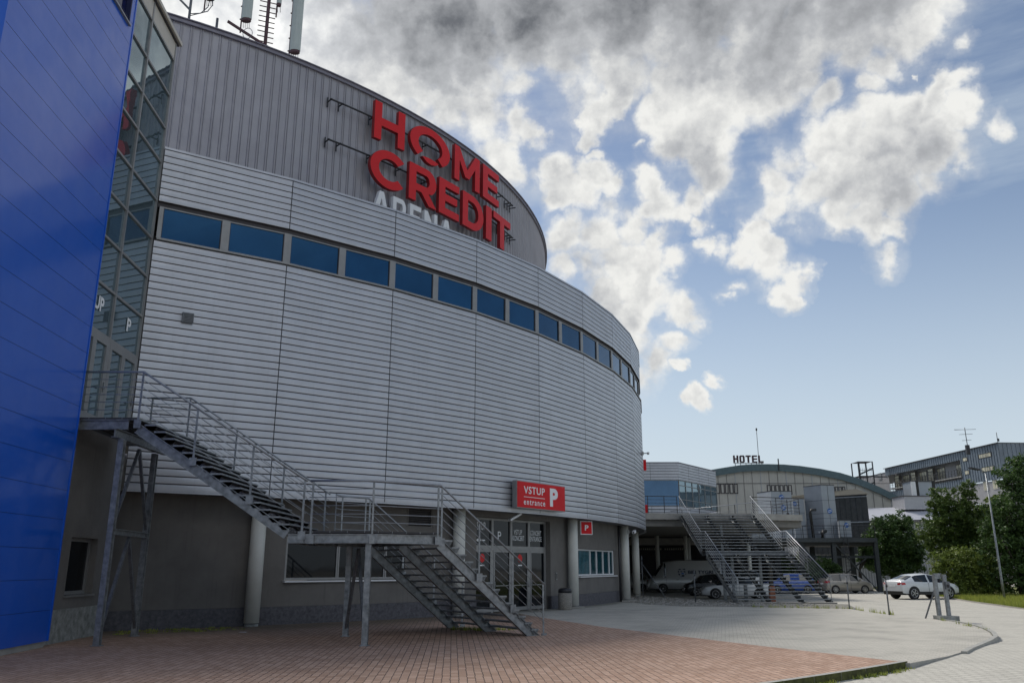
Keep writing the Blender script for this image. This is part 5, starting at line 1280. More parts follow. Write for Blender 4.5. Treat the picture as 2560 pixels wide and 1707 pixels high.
pv = thing('upper_pavilion', 'silver clad pavilion with blue glazing standing on the deck beyond the arena', 'building', (14, 66, 5.3))
def gY(x, y, Yv): v = ray(x, y); p = v * (Yv / v.y); return Vector((p.x, p.y, p.z + EYE))
c0 = gY(1694, 1148, 66); c1 = gY(1788, 1172, 72.4); c0.z = c1.z = 0
cl = V3(2.0, 66.0, 0)
def pface(a, b, nseg, divs):
    d = (b - a).normalized(); L = (b - a).length; nrm = Vector((d.y, -d.x, 0))
    for (z0, n) in ((8.44, 6), (5.25, 5)):
        mb = MB()
        for k in range(n):
            z = z0 + k * .222
            mb.obox(a + up * (z + .02) - nrm * .05, d * L, nrm * (.05 + .012), up * .185, M_SILVER)
            mb.obox(a + up * (z + .205) - nrm * .05, d * L, nrm * .02, up * .037, M_SILVER_REV)
        for s in divs: mb.obox(a + d * (s * L) + nrm * .012 + up * z0, d * .025, nrm * .003, up * (n * .222), M_SILVER_REV)
        part(mb, 'cladding', pv)
    mb = MB(); mb.obox(a + up * 9.775 - nrm * .3, d * L, nrm * .36, up * .06, M_DRUMCAP)
    part(mb, 'roof_edge', pv)
    fr = MB(); k = nseg
    for i in range(k + 1):
        fr.obox(a + d * (L * i / k - .03) + up * 6.38 - nrm * .04, d * .06, nrm * .06, up * 2.04, M_FRAME)
    for z in ((6.38, 8.38) if nseg < 5 else (6.38, 6.9, 8.0, 8.38)): fr.obox(a + up * z - nrm * .04, d * L, nrm * .055, up * .05, M_FRAME)
    w = part(fr, 'window_band', pv)
    g = MB(); g.quad(a + up * 6.36 - nrm * .03, b + up * 6.36 - nrm * .03, b + up * 8.44 - nrm * .03, a + up * 8.44 - nrm * .03, glass('pavilion_blue_glass', (.06, .12, .21), .05, .002, .6, .9, .2, .7) if nseg < 5 else M_CURT); part(g, 'pane', w)
pface(cl, c0, 4, (.55, .8)); pface(c0, c1, 6, (.25, .52, .78))
mb = MB(); mb.prism([(cl.x, cl.y + .1), (c0.x - .06, c0.y + .1), (c1.x - .08, c1.y - .02), (c1.x - 2, 82), (2, 82)], 5.29, 9.77, M_DRUM); part(mb, 'body', pv)
for z0, z1, lab in ((8.55, 9.35, 'upper of two small red flag signs at the arena edge'), (5.42, 6.1, 'lower of two small red flag signs at the arena edge')):
    q = gY(1611, 1165, 60.5); mb = MB(); mb.obox((q.x - .5, 60.5, z0), (.64, 0, 0), (0, .1, 0), (0, 0, z1 - z0), M_RED); mb.obox((q.x - .5, 60.49, z0 - .03), (.66, 0, 0), (0, .12, 0), (0, 0, .028), M_WHITE)
    solo(mb, 'red_sign', lab, 'sign')

# ================================================================== fence posts along the parking edge and gate
def gz(x, y, z=0.0): v = ray(x, y); p = v * ((z - EYE) / v.z); return Vector((p.x, p.y, z))
FL = 'slim grey steel fence post '
for (x, y, h, lab) in ((14.88, 38.1, 1.35, FL + 'nearest the right foot of the far staircase'), (14.58, 33.45, 1.32, FL + 'standing alone in front of the white off road car'), (9.75, 45.8, 1.6, FL + 'in the gravel before the white saloon'), (7.75, 50.9, 2.4, FL + 'with a slanting stay beside the last round column')):
    mb = MB(); mb.tube([(x, y, -.05), (x, y, h)], .03, 8, M_GALVDK); mb.tube([(x, y, h), (x, y, h + .03)], .034, 8, M_BLACK); mb.box(x - .035, x + .035, y - .05, y - .02, h - .3, h - .22, M_BLACK)
    if h > 2: mb.tube([(x + .05, y - .02, 1.9), (9.0, 50.2, -.03)], .028, 8, M_GALVDK)
    solo(mb, 'fence_post', lab, 'fence post', group='steel posts along the forecourt edge')
gt = thing('gate_post', 'paired galvanised steel gate posts with lock boxes on a concrete block', 'gate', (15.3, 31.0, 0))
mb = MB(); mb.box(15.04, 15.70, 30.4, 30.95, -.3, .12, M_STONE); part(mb, 'concrete_block', gt)
for (x, y, w) in ((15.19, 30.78, .12), (15.44, 30.6, .115)):
    mb = MB(); mb.box(x - w / 2, x + w / 2, y - w / 2, y + w / 2, .115, 1.52, M_GALV); part(mb, 'post', gt)
mb = MB(); mb.box(15.12, 15.34, 30.62, 30.715, 1.38, 1.56, M_GALV); part(mb, 'top_box', gt); mb = MB(); mb.box(15.40, 15.55, 30.46, 30.535, 1.02, 1.28, M_GALVDK); mb.box(15.43, 15.51, 30.44, 30.459, 1.08, 1.18, M_BLACK); part(mb, 'lock_box', gt)
mb = MB(); mb.beam((15.16, 30.85, .98), (14.86, 31.15, .0), .045, .045, M_GALVDK); part(mb, 'stay', gt)

# ================================================================== street lamp
lb_ = gz(2511, 1496, -.225)
la = thing('street_lamp', 'tall slender galvanised street lamp with a flat dark head before the trees', 'street lamp', tuple(lb_))
mb = MB(); mb.tube([lb_, lb_ + up * 1.2, lb_ + up * 8.15], [.075, .07, .04], 12, M_GALV); part(mb, 'pole', la)
mb = MB(); tp = lb_ + up * 8.12; mb.tube([tp, tp + V3(-.15, -.05, .10), tp + V3(-.45, -.15, .16)], .028, 8, M_GALVDK); part(mb, 'arm', la)
mb = MB(); mb.obox(tp + V3(-1.15, -.42, .25), V3(.75, .25, -.10), V3(-.08, .24, 0), V3(0.01, 0, .09), M_RAILDK); part(mb, 'lamp_head', la)
# ================================================================== arched hall far behind
YH = 99.0
hall = thing('arched_hall', 'long low arched hall with cream panels and a teal roof edge', 'building', (38, YH, 0))
tops = [(1700, 1190), (1760, 1177), (1800, 1170), (1850, 1162), (1880, 1160), (1920, 1159.5), (1960, 1160.5), (2000, 1164), (2050, 1171), (2100, 1181), (2150, 1196), (2200, 1217), (2240, 1237), (2268, 1252)]
ap = []
for i in range(len(tops) - 1):
    for t in (0, .5): ap.append((tops[i][0] * (1 - t) + tops[i + 1][0] * t, tops[i][1] * (1 - t) + tops[i + 1][1] * t))
ap.append(tops[-1])
AT = [gY(x, y, YH) for x, y in ap]
x0, x1 = AT[0].x, AT[-1].x
mb = MB(); DEP = Vector((6, 60, 0)); n = len(AT); th = .82
vs = []
for p in AT: vs += [p, p - up * th, p + DEP, p + DEP - up * th]
fs = []
for i in range(n - 1):
    a, b = 4 * i, 4 * i + 4
    fs += [(a + 1, b + 1, b, a), (a, b, b + 2, a + 2)]
fs += [(4 * (n - 1), 4 * (n - 1) + 1, 4 * (n - 1) + 3, 4 * (n - 1) + 2)]
mb.add(vs, fs, M_TEAL); part(mb, 'arched_roof', hall)
mb = MB(); yo = .35
vs = [(p.x, YH + yo, p.z - th + .05) for p in AT] + [(p.x, YH + yo, -.4) for p in AT]
mb.add(vs, [(n + i, n + i + 1, i + 1, i) for i in range(n - 1)], M_HALL)
part(mb, 'gable_wall', hall)
mb = MB(); x = x0 + .5; k = 0
while x < x1 - .3:
    zt = max(4, next((AT[i].z + (AT[i + 1].z - AT[i].z) * (x - AT[i].x) / (AT[i + 1].x - AT[i].x) for i in range(n - 1) if AT[i].x <= x <= AT[i + 1].x), 6) - th)
    mb.box(x, x + .05, YH + yo - .05, YH + yo - .004, 3, zt, M_HVAC if k % 3 == 0 else M_CONCDK); x += 1.02; k += 1
zr = gY(1850, 1208, YH).z
mb.box(x0, x1, YH + yo - .045, YH + yo - .003, zr, zr + .06, M_FRAMEDK)
part(mb, 'panel_joints', hall)
for (xa, xb, ya, yb, nn) in ((1768, 1848, 1208, 1233, 7), (1918, 1984, 1211, 1235, 6), (2052, 2118, 1215, 1238, 7)):
    A, B = gY(xa, ya, YH), gY(xb, yb, YH); w = (B.x - A.x) / nn
    for i in range(nn):
        mb = MB(); xx = A.x + i * w
        for (a_, b_, c_, d_) in ((xx + .04, xx + w - .04, A.z - .1, A.z), (xx + .04, xx + w - .04, B.z, B.z + .1), (xx + .04, xx + .13, B.z + .1, A.z - .1), (xx + w - .13, xx + w - .04, B.z + .1, A.z - .1)):
            mb.box(a_, b_, YH + yo - .09, YH + yo - .002, c_, d_, M_FRAMEDK)
        mb.box(xx + .13, xx + w - .13, YH + yo - .05, YH + yo - .001, B.z + .1, A.z - .1, M_HALL); part(mb, 'window', hall)
# HOTEL lettering on the ridge
hs = thing('hotel_sign', 'dark red block letters spelling HOTEL on thin legs above the arched roof', 'sign', (28, YH + 1, 13))
hl, hr = gY(1834, 1156, YH + 1), gY(1909, 1156, YH + 1); hz0 = hl.z; hh = gY(1834, 1138, YH + 1).z - hz0
L = (hr.x - hl.x); lw = L * .165; gp_ = (L - 5 * lw) / 4
M_HOT = material('hotel_letter_dark_red', (.05, .022, .03), .6)
def bar(mb, x, z, w, h): mb.box(hl.x + x, hl.x + x + w, YH + .9, YH + 1.15, hz0 + z, hz0 + z + h, M_HOT)
t_ = lw * .30
for i, ch in enumerate('HOTEL'):
    X0 = i * (lw + gp_); mb = MB()
    if ch == 'H': bar(mb, X0, 0, t_, hh); bar(mb, X0 + lw - t_, 0, t_, hh); bar(mb, X0 + t_, hh * .42, lw - 2 * t_, hh * .2)
    if ch == 'O': bar(mb, X0, .08, t_, hh - .16); bar(mb, X0 + lw - t_, .08, t_, hh - .16); bar(mb, X0 + t_ * .4, 0, lw - t_ * .8, .079); bar(mb, X0 + t_, .08, lw - 2 * t_, .08); bar(mb, X0 + t_ * .4, hh - .079, lw - t_ * .8, .079); bar(mb, X0 + t_, hh - .16, lw - 2 * t_, .08)
    if ch == 'T': bar(mb, X0 + lw / 2 - t_ / 2, 0, t_, hh * .8); bar(mb, X0, hh * .8, lw, hh * .2)
    if ch == 'E': bar(mb, X0, 0, t_, hh); [bar(mb, X0 + t_, hh * q, lw - t_, hh * .18) for q in (0, .41, .82)]
    if ch == 'L': bar(mb, X0, 0, t_, hh); bar(mb, X0 + t_, 0, lw - t_, hh * .2)
    part(mb, 'letter', hs)
mb = MB()
for i in range(6):
    x = hl.x + .2 + i * (L - .4) / 5; mb.box(x - .03, x + .03, YH + 1.0, YH + 1.06, hz0 - 1.6, hz0, M_RAILDK)
mb.box(hl.x, hr.x, YH + 1.0, YH + 1.05, hz0 - .12, hz0 - .05, M_RAILDK); part(mb, 'support_legs', hs)
q = gY(1898, 1165, YH + 2); t = gY(1891, 1074, YH + 2)
mb = MB(); mb.tube([V3(t.x, YH + 2, q.z - 1), V3(t.x, YH + 2, t.z)], .035, 6, M_RAILDK); mb.tube([V3(t.x, YH + 2, t.z - .1), V3(t.x, YH + 2, t.z + .2)], .10, 8, M_RAILDK)
solo(mb, 'whip_mast', 'thin tall whip mast rising behind the last letter of the hotel sign', 'mast')
q = gY(1947, 1165, YH - .1); mb = MB(); mb.box(q.x - .06, q.x + .06, YH - .12, YH - .02, q.z - .5, q.z + .9, M_RAILDK); solo(mb, 'roof_pipe', 'short dark pipe crossing the middle of the teal roof edge', 'pipe')

# ================================================================== pale sheds, dark ribbed annex
sh = thing('corrugated_shed', 'pale corrugated shed with a light sloping roof behind the small round tree', 'building', (40, 90, 0))
a, b = gY(1840, 1300, 90), gY(2460, 1300, 90)
zr = gY(2200, 1303, 90).z
mb = MB(); x = a.x
while x < b.x:
    mb.add([(x, 90, -.4), (x + .12, 90, -.4), (x + .16, 89.93, -.4), (x + .24, 89.93, -.4), (x + .28, 90, -.4), (x, 90, zr), (x + .12, 90, zr), (x + .16, 89.93, zr), (x + .24, 89.93, zr), (x + .28, 90, zr)],
           [(0, 1, 6, 5), (1, 2, 7, 6), (2, 3, 8, 7), (3, 4, 9, 8)], M_CORR); x += .28
part(mb, 'corrugated_wall', sh)
mb = MB(); r0 = gY(2172, 1300, 89.6); r1 = gY(2480, 1268, 89.6); u0 = gY(2172, 1268, 94); u1 = gY(2480, 1235, 94)
mb.add([r0, (r1.x, 89.6, r0.z + .15), (u1.x, 96, u0.z + .6), (u0.x, 96, u0.z)], [(0, 1, 2, 3)], M_ROOFW); mb.add([r0 - up * .16, V3(r1.x, 89.6, r0.z - .01), V3(r1.x, 89.6, r0.z + .15), r0], [(0, 1, 2, 3)], M_FRAMEDK)
mb.add([r0 - up * .3, r0, (u0.x, 96, u0.z), (u0.x, 96, u0.z - .3)], [(0, 1, 2, 3)], M_ROOFW)
part(mb, 'roof', sh)
q0, q1 = gY(2262, 1259, 93), gY(2300, 1240, 93); mb = MB(); mb.box(q0.x, q1.x + 2.2, 93, 96, q0.z - .6, q1.z, M_CORR); mb.box(q0.x - .1, q1.x + 2.4, 92.9, 96, q1.z, q1.z + .08, M_FRAMEDK); part(mb, 'roof_parapet', sh)
q0, q1 = gY(2281, 1240, 93.4), gY(2336, 1203, 93.4)
cb = thing('roof_cabin', 'small pale rooftop cabin with dark vertical edges on the shed', 'cabin', (q0.x, 93.4, q0.z))
mb = MB(); mb.box(q0.x, q1.x, 93.4, 95.4, q0.z, q1.z, M_HVAC); part(mb, 'body', cb)
w = q1.x - q0.x
mb = MB(); mb.box(q0.x + w * .20, q0.x + w * .30, 93.33, 93.395, q0.z, q1.z, M_BLACK); mb.box(q0.x + w * .88, q0.x + w, 93.33, 93.395, q0.z, q1.z, M_BLACK); mb.box(q0.x - .03, q0.x + w * .18, 93.3, 93.39, q0.z, q1.z, M_WHITE); mb.box(q0.x - .08, q1.x + .05, 93.25, 95.5, q1.z, q1.z + .06, M_FRAMEDK); part(mb, 'edge_trim', cb)
an = thing('ribbed_annex', 'dark ribbed metal annex with a pale slanting roof edge beside the ventilation units', 'building', (32, 84, 0))
q0, q1 = gY(2040, 1312, 86), gY(2166, 1235, 84)
A, B = V3(q0.x, 88, 0), V3(q1.x, 84, 0); d = (B - A).normalized(); Ln = (B - A).length; nr = Vector((d.y, -d.x, 0))
zt0, zt1 = gY(2040, 1245, 88).z, q1.z
mb = MB(); mb.add([A + up * 3.0, B + up * 3.0, B + up * zt1, A + up * zt1], [(0, 1, 2, 3)], M_DKRIB); B2 = B + Vector((1.0, 5, 0)); mb.add([B + up * 3.0, B2 + up * 3.0, B2 + up * zt1, B + up * zt1], [(0, 1, 2, 3)], M_DKRIB)
for k in range(int(Ln / .55)): mb.obox(A + d * (k * .55) + up * 3.0, d * .05, nr * .06, up * (zt1 - 3.0), M_STEELDK)
part(mb, 'ribbed_wall', an)
mb = MB(); 
for z in (zt1 - .25, (3 + zt1) / 2 + .15): mb.obox(A + up * z, d * Ln, nr * .10, up * .10, M_HVAC)
part(mb, 'cross_rails', an)
mb = MB(); mb.add([A - d * 2 + nr * .5 + up * (zt1 + .15), B + nr * .5 - d * .8 + up * (zt1 + .55), B + d * .4 + nr * .3 + up * (zt1 + .05), B + nr * .3 + up * (zt1), A + nr * .2 + up * zt1, B2 + up * zt1, A + Vector((0, 5, 0)) + up * (zt1 + .3)], [(0, 1, 2, 3, 4), (1, 6, 5, 2), (0, 6, 1)], M_CREAM); part(mb, 'roof_edge', an)

# ================================================================== ventilation plant on a dark steel platform
pf = thing('steel_platform', 'dark steel platform on braced legs carrying the ventilation units', 'platform', (26, 74, 0))
ZP = 4.15; pa, pb = gY(1880, 1346, 73).x, gY(2192, 1346, 73).x
mb = MB(); mb.box(pa, pb, 73.0, 79.5, ZP - .30, ZP, M_STEELDK); mb.box(pa, pb, 72.9, 73.0, ZP - .34, ZP + .02, M_STEELDK); mb.box(pa, pb, 73.3, 79, ZP - .62, ZP - .31, M_BLACK); part(mb, 'deck', pf)
xs_ = [gY(px, 1400, 74).x for px in (2000, 2080, 2185)]
for i, x in enumerate(xs_):
    for y in (73.4, 78.6):
        mb = MB(); mb.ibeam((x, y, -.35), (x, y, ZP - .35), .34, .34, M_STEELDK, up=(0, 1, 0), t=.03); part(mb, 'leg', pf)
x = gY(2100, 1400, 75).x; mb = MB(); mb.box(x - .42, x + .25, 75.2, 75.8, -.35, ZP - .35, M_BLACK); part(mb, 'leg', pf)
for (xa, xb) in ((xs_[0], xs_[1]), (xs_[1], xs_[2])):
    mb = MB(); mb.ibeam((xa, 73.4, 2.6), (xb, 73.4, 2.6), .2, .2, M_STEELDK, t=.03); part(mb, 'strut', pf)
m_ = (xs_[0] + xs_[1]) / 2
for (p_, q_) in (((xs_[0], 73.4, 3.8), (m_ + .3, 73.4, 1.2)), ((xs_[1], 73.4, 2.5), (m_ + .2, 73.4, 1.1)), ((m_, 73.4, 1.2), (xs_[0], 73.4, 2.5)), ((xs_[1] + .1, 73.3, 3.7), (xs_[2] - .3, 73.2, -.2)), ((xs_[1] + .3, 76, .2), (xs_[2] + .2, 76, 2.5)), ((m_ + .3, 73.4, 1.2), (xs_[1] - .3, 73.4, .1))):
    mb = MB(); mb.beam(p_, q_, .11, .11, M_STEELDK); part(mb, 'brace', pf)
handrail(pf, [V3(pa, 73.0, ZP), V3(pb - .1, 73.0, ZP)], [(0, i / 12) for i in range(13)], h=1.05, nb=2, r=.03, barr=.016, mat=M_RAILDK, matp=M_RAILDK)
lx = gY(2112, 1400, 73).x
ld = thing('access_ladder', 'thin dark ladder hanging under the steel platform beside its legs', 'ladder', (lx, 73.1, 0))
for dx in (0, .4):
    mb = MB(); mb.tube([(lx + dx, 72.85, .3), (lx + dx, 72.85, ZP)], .025, 6, M_RAILDK); part(mb, 'side_rail', ld)
mb = MB()
for i in range(14): mb.beam((lx, 72.85, .5 + i * .27), (lx + .4, 72.85, .5 + i * .27), .03, .03, M_RAILDK)
part(mb, 'rungs', ld)
def emblem(mb, c, nrm, r):
    nrm = Vector(nrm).normalized(); rt_ = Vector((-nrm.y, nrm.x, 0)).normalized()
    mb.disc(c, nrm, r, 18, M_EMBL, .012)
    for s_, k in ((1, .25), (-1, -.25)):
        mb.quad(*[Vector(c) + nrm * .016 + rt_ * (a_ * r) + up * (b_ * r) for a_, b_ in ((-.75, k - .35), (.75, k + .15), (.75, k + .32), (-.75, k - .18))], M_WHITE)
def unit(label, px0, pxc, px1, Yc, z0, tiers, side=(-.35, .9), mw=None, mf=None, emb=(), w_side=None):
    """box with its near vertical edge at pixel column pxc; left face recedes, right face nearly frontal"""
    c = gY(pxc, 1300, Yc); c.z = 0; R_e = gY(px1, 1300, Yc + .25); R_e.z = 0; Lf = gY(px0, 1300, Yc + 1.9); Lf.z = 0
    bk = Lf + (R_e - c)
    t = thing('ventilation_unit', label, 'ventilation unit', (c.x, c.y, z0), group='grey ventilation units on the platform')
    z = z0
    for i, h in enumerate(tiers):
        mb = MB(); s_ = 0 if i == 0 else 0
        pl = [(Lf.x, Lf.y), (c.x, c.y), (R_e.x, R_e.y), (bk.x, bk.y)]
        mb.prism(pl, z + .025, z + h, mf or M_HVAC)
        mb.prism([(x_ + (c.x - x_) * .01, y_ + .03) for x_, y_ in pl], z, z + .024, M_BLACK)
        part(mb, 'module', t)
        z += h
    dL = (Lf - c).normalized(); nL = Vector((-dL.y, dL.x, 0)); nL = nL if nL.y < 0 else -nL
    dR = (R_e - c).normalized(); nR = Vector((dR.y, -dR.x, 0))
    if mw:
        mb = MB(); mb.quad(Lf + nL * .012 + up * (z0 + .05), c + nL * .012 + up * (z0 + .05), c + nL * .012 + up * (z - .04), Lf + nL * .012 + up * (z - .04), mw); part(mb, 'service_panel', t)
    mb = MB(); mb.prism([(Lf.x - .03, Lf.y - .03), (c.x, c.y - .05), (R_e.x + .04, R_e.y - .03), (bk.x, bk.y)], z, z + .05, M_FRAMEDK); part(mb, 'roof_edge', t)
    for (f, u, zz_, r) in emb:
        mb = MB(); o = c + ((R_e - c) if f == 'R' else (Lf - c)) * u; emblem(mb, V3(o.x, o.y, zz_) + (nR if f == 'R' else nL) * .014, nR if f == 'R' else nL, r); part(mb, 'round_emblem', t)
    mb = MB(); L_ = (Lf - c)
    for i, u in enumerate((.3, .7)):
        o = c + L_ * u + nL * .012; zz_ = z0 + .5 + i * .7; mb.obox(o + up * zz_, L_ * .05, nL * .02, up * .16, M_WHITE)
    mb.obox(c + (R_e - c) * .48 + nR * .012 + up * (z0 + .08), (R_e - c).normalized() * .02, nR * .01, up * (z - z0 - .1), M_FRAMEDK)
    part(mb, 'latches', t)
    return t
unit('white sided ventilation box with blue round emblems, leftmost and tallest behind the deck railing', 1898, 1933, 1984, 74.5, ZP, (1.5, 1.2, 1.42), mw=M_HVACW, emb=(('R', .5, 7.75, .24), ('R', .55, 6.85, .24)))
unit('narrow stacked ventilation box between the white sided box and the black pipe', 1984, 1986, 2014, 75.5, ZP, (1.1, 1.2, 1.25), emb=(('R', .15, 7.25, .2),))
unit('large stacked grey ventilation box behind the black bent pipe', 2016, 2060, 2093, 74.5, ZP, (.9, .85, .42, 1.15, 1.35), emb=(('R', .5, 6.55, .24),))
unit('small square grey ventilation box with a blue emblem at the right end of the stack', 2093, 2098, 2126, 73.9, ZP + .1, (1.45,), emb=(('R', .6, 5.3, .22),))
bx = gY(2030, 1300, 73.3)
mb = MB(); mb.tube([(bx.x, 73.3, ZP), (bx.x - .1, 73.3, ZP + 2.2), (bx.x, 73.4, ZP + 2.4), (bx.x + .5, 73.6, ZP + 2.45)], .12, 10, M_BLACK)
solo(mb, 'black_pipe', 'tall black pipe bent to the right at its top', 'pipe', group=None)
bx = gY(2052, 1300, 73.3)
mb = MB(); mb.tube([(bx.x, 73.3, ZP), (bx.x + .02, 73.3, ZP + .4), (bx.x + .15, 73.35, ZP + .55), (bx.x + .4, 73.5, ZP + .62)], .16, 10, M_BLACK)
solo(mb, 'black_pipe', 'short thick black elbow pipe low beside the tall bent one', 'pipe')
mb = MB()
for k in range(3):
    x = gY(1875 + k * 22, 1340, 74).x; mb.box(x, x + .6, 73.6, 74.6, ZP + .02, ZP + 1.1, M_HVACW)
    mb.box(x + .05, x + .55, 73.58, 73.599, ZP + .1, ZP + .95, M_HVAC)
solo(mb, 'louvred_duct', 'low pale louvred duct run behind the far staircase railing', 'duct')

# ================================================================== zinc clad apartment block
ab = thing('apartment_block', 'zinc clad apartment block with two rows of recessed balconies above light render', 'building', (70, 118, 0))
A0 = gY(2494, 1107, 118); TZ = A0.z; A0.z = 0
def onl(x, y, zt):   # distance at which this pixel reaches height zt
    v = ray(x, y); k = (zt - EYE) / v.z; p = v * k; return Vector((p.x, p.y, 0))
B0_ = onl(2215, 1171, TZ); dW = (B0_ - A0).normalized(); LW = (B0_ - A0).length; nW = Vector((-dW.y, dW.x, 0)); nW = nW if nW.y < 0 else -nW
def sz(x, y):
    v = ray(x, y); n2 = Vector((-dW.y, dW.x, 0)); k = A0.dot(n2) / (v.x * n2.x + v.y * n2.y); p = v * k; return ((Vector((p.x, p.y, 0)) - A0).dot(dW), p.z + EYE)
def wp(s, z, o=0.0): return A0 + dW * s + nW * o + up * z
ZB_ = sz(2494, 1198)[1]
sR, sL = sz(2400, 1150)[0], sz(2218, 1200)[0]
zr1 = TZ - 1.25
mb = MB()
def wquad(mb, s0, s1, z0, z1, m, o=0.0):
    mb.quad(wp(s1, z0, o), wp(s0, z0, o), wp(s0, z1, o), wp(s1, z1, o), m)
wins = [(2445, 1146, 2481, 1131), (2452, 1180, 2488, 1164), (2405, 1155, 2420, 1142), (2411, 1188, 2425, 1174)]
W_ = []
for (xa, ya, xb, yb) in wins:
    s0, z0 = sz(xb, ya - (ya - yb) * .2); s1, z1 = sz(xa, yb); zc = sz((xa + xb) / 2, (ya + yb) / 2)[1]; hgt = abs(sz((xa + xb) / 2, yb)[1] - sz((xa + xb) / 2, ya)[1]) * .42
    W_.append((s0, s1, zc - hgt, zc + hgt))
wquad(mb, 0, sR, ZB_, TZ, M_ZINC); wquad(mb, sR, LW + .5, zr1, TZ, M_ZINC); wquad(mb, sR, LW + .5, ZB_ - .1, ZB_ + .9, M_ZINC)
for k in range(int(LW / .62)):
    s = k * .62; z0 = ZB_ if s < sR else zr1
    mb.obox(wp(s, z0, 0), dW * .05, nW * .06, up * (TZ - z0), M_ZINC)
    if s > sR: mb.obox(wp(s, ZB_ - .1, 0), dW * .05, nW * .06, up * 1.0, M_ZINC)
E1 = A0 + Vector((26, 1.5, 0)); mb.quad(A0 + up * ZB_, E1 + up * ZB_, E1 + up * TZ, A0 + up * TZ, M_ZINC)
for k in range(40): q = A0 + (E1 - A0) * (k / 40); mb.obox(q + up * ZB_, (E1 - A0).normalized() * .05, Vector((0, -.06, 0)), up * (TZ - ZB_), M_ZINC)
part(mb, 'zinc_cladding', ab)
mb = MB(); wquad(mb, -.3, LW + 30, -.5, ZB_ - .1, M_RENDW, -.15); mb.quad(A0 + up * -.5, E1 + up * -.5, E1 + up * ZB_, A0 + up * ZB_, M_RENDW)
wquad(mb, LW + .5, LW + 26, ZB_ - .1, TZ - .5, M_RENDW, -.6); wquad(mb, sR, LW + .5, ZB_ - .1, TZ - .4, M_RENDW, -1.6)
mb.quad(wp(sR, ZB_, 0), wp(sR, ZB_, -1.6), wp(sR, zr1, -1.6), wp(sR, zr1, 0), M_ZINC)
part(mb, 'rendered_wall', ab)
mb = MB(); mb.add([wp(-.2, TZ + .06, .25), wp(LW + .6, TZ + .06, .25), wp(LW + .6, TZ + .06, -12), E1 + up * (TZ + .06) + dW * 10, E1 + up * (TZ + .06)], [(0, 4, 3, 2, 1)], M_ROOF)
mb.obox(wp(-.2, TZ - .02, .2), dW * (LW + .8), nW * .06, up * .09, M_FRAMEDK); mb.add([wp(LW + .5, TZ - .5, -.5), wp(LW + 26, TZ - .5, -.5), wp(LW + 26, TZ - .5, -12), wp(LW + .5, TZ - .5, -12)], [(0, 1, 2, 3)], M_ROOF)
part(mb, 'roof', ab)
for (s0, s1, z0, z1) in W_:
    mb = MB(); mb.obox(wp(s0, z0, -.02), dW * (s1 - s0), nW * .05, up * (z1 - z0), M_BLACK)
    w = part(mb, 'window', ab); g = MB(); m = 3 if s1 - s0 > 3.0 else 1
    mb2 = MB()
    for i in range(m):
        a_ = s0 + .18 + (s1 - s0 - .3) * i / m; wquad(g, a_ + .04, a_ + (s1 - s0 - .3) / m - .04, z0 + .12, z1 - .1, M_SKYWIN, .045)
    part(g, 'pane', w)
for (xa, ya, xb, yb) in ((2455, 1218, 2470, 1201), (2478, 1214, 2493, 1197), (2399, 1222, 2407, 1209), (2258, 1240, 2268, 1231)):
    s0, z0 = sz(xb, ya); s1, z1 = sz(xa, yb); mb = MB(); z0 = min(z0, z1 - .2); mb.obox(wp(s0, z1 - 1.5, -.14), dW * (s1 - s0), nW * .05, up * 1.5, M_CREAM); w = part(mb, 'window', ab)
    g = MB(); wquad(g, s0 + .12, (s0 + s1) / 2 - .06, z1 - 1.38, z1 - .12, M_SKYWIN, -.08); wquad(g, (s0 + s1) / 2 + .06, s1 - .12, z1 - 1.38, z1 - .12, M_SKYWIN, -.08); part(g, 'pane', w)
zm1 = TZ - 3.85; zm2 = ZB_ + .9
for zf in (zm1,):
    mb = MB(); mb.obox(wp(sR, zf, -1.58), dW * (LW - sR - 1), nW * 1.7, up * .18, M_CONC); part(mb, 'balcony_slab', ab)
for zf in (zm1 + .18, zm2):
    mb = MB(); n_p = 26; Lb = LW - sR - 1
    mb.obox(wp(sR, zf + 1.0, .08), dW * Lb, nW * .05, up * .06, M_RAILDK); mb.obox(wp(sR, zf + .04, .08), dW * Lb, nW * .05, up * .05, M_RAILDK)
    for i in range(n_p + 1): mb.obox(wp(sR + Lb * i / n_p, zf - .1, .08), dW * .06, nW * .05, up * 1.1, M_RAILDK)
    for z_ in (.28, .52, .76): mb.obox(wp(sR, zf + z_, .09), dW * Lb, nW * .02, up * .02, M_RAILDK)
    part(mb, 'balcony_railing', ab)
    for i in range(4):
        s = sR + Lb * (.07 + i * .25); mb = MB(); mb.obox(wp(s, zf, -1.6), dW * 2.3, nW * .06, up * 2.15, M_FRAMEDK); w = part(mb, 'balcony_door', ab)
        g = MB()
        for j in range(3): wquad(g, s + .1 + j * .73, s + .72 + j * .73, zf + .1, zf + 2.05, M_SKYWIN, -1.53)
        part(g, 'pane', w)
        if i > 0:
            mb = MB(); s2 = s + 2.6; wquad(mb, s2, s2 + 1.5, zf + .45, zf + 2.2, M_SKYWIN, -1.0)
            for (a_, b_, c_, d_) in ((s2 - .08, s2 + 1.58, .37, .45), (s2 - .08, s2 + 1.58, 2.2, 2.28), (s2 - .08, s2, .45, 2.2), (s2 + 1.5, s2 + 1.58, .45, 2.2)): mb.obox(wp(a_, zf + c_, -1.04), dW * (b_ - a_), nW * .08, up * (d_ - c_), M_BLACK)
            part(mb, 'balcony_screen', ab)
for (xa, ya, xb, yb) in ((2188, 1198, 2197, 1186), (2206, 1190, 2213, 1182)):
    s0, z0 = sz(xb, ya); s1, z1 = sz(xa, yb); mb = MB(); mb.obox(wp(s0, z0, -.58), dW * (s1 - s0), nW * .05, up * max(1.2, z1 - z0), M_FRAME); part(mb, 'window', ab)
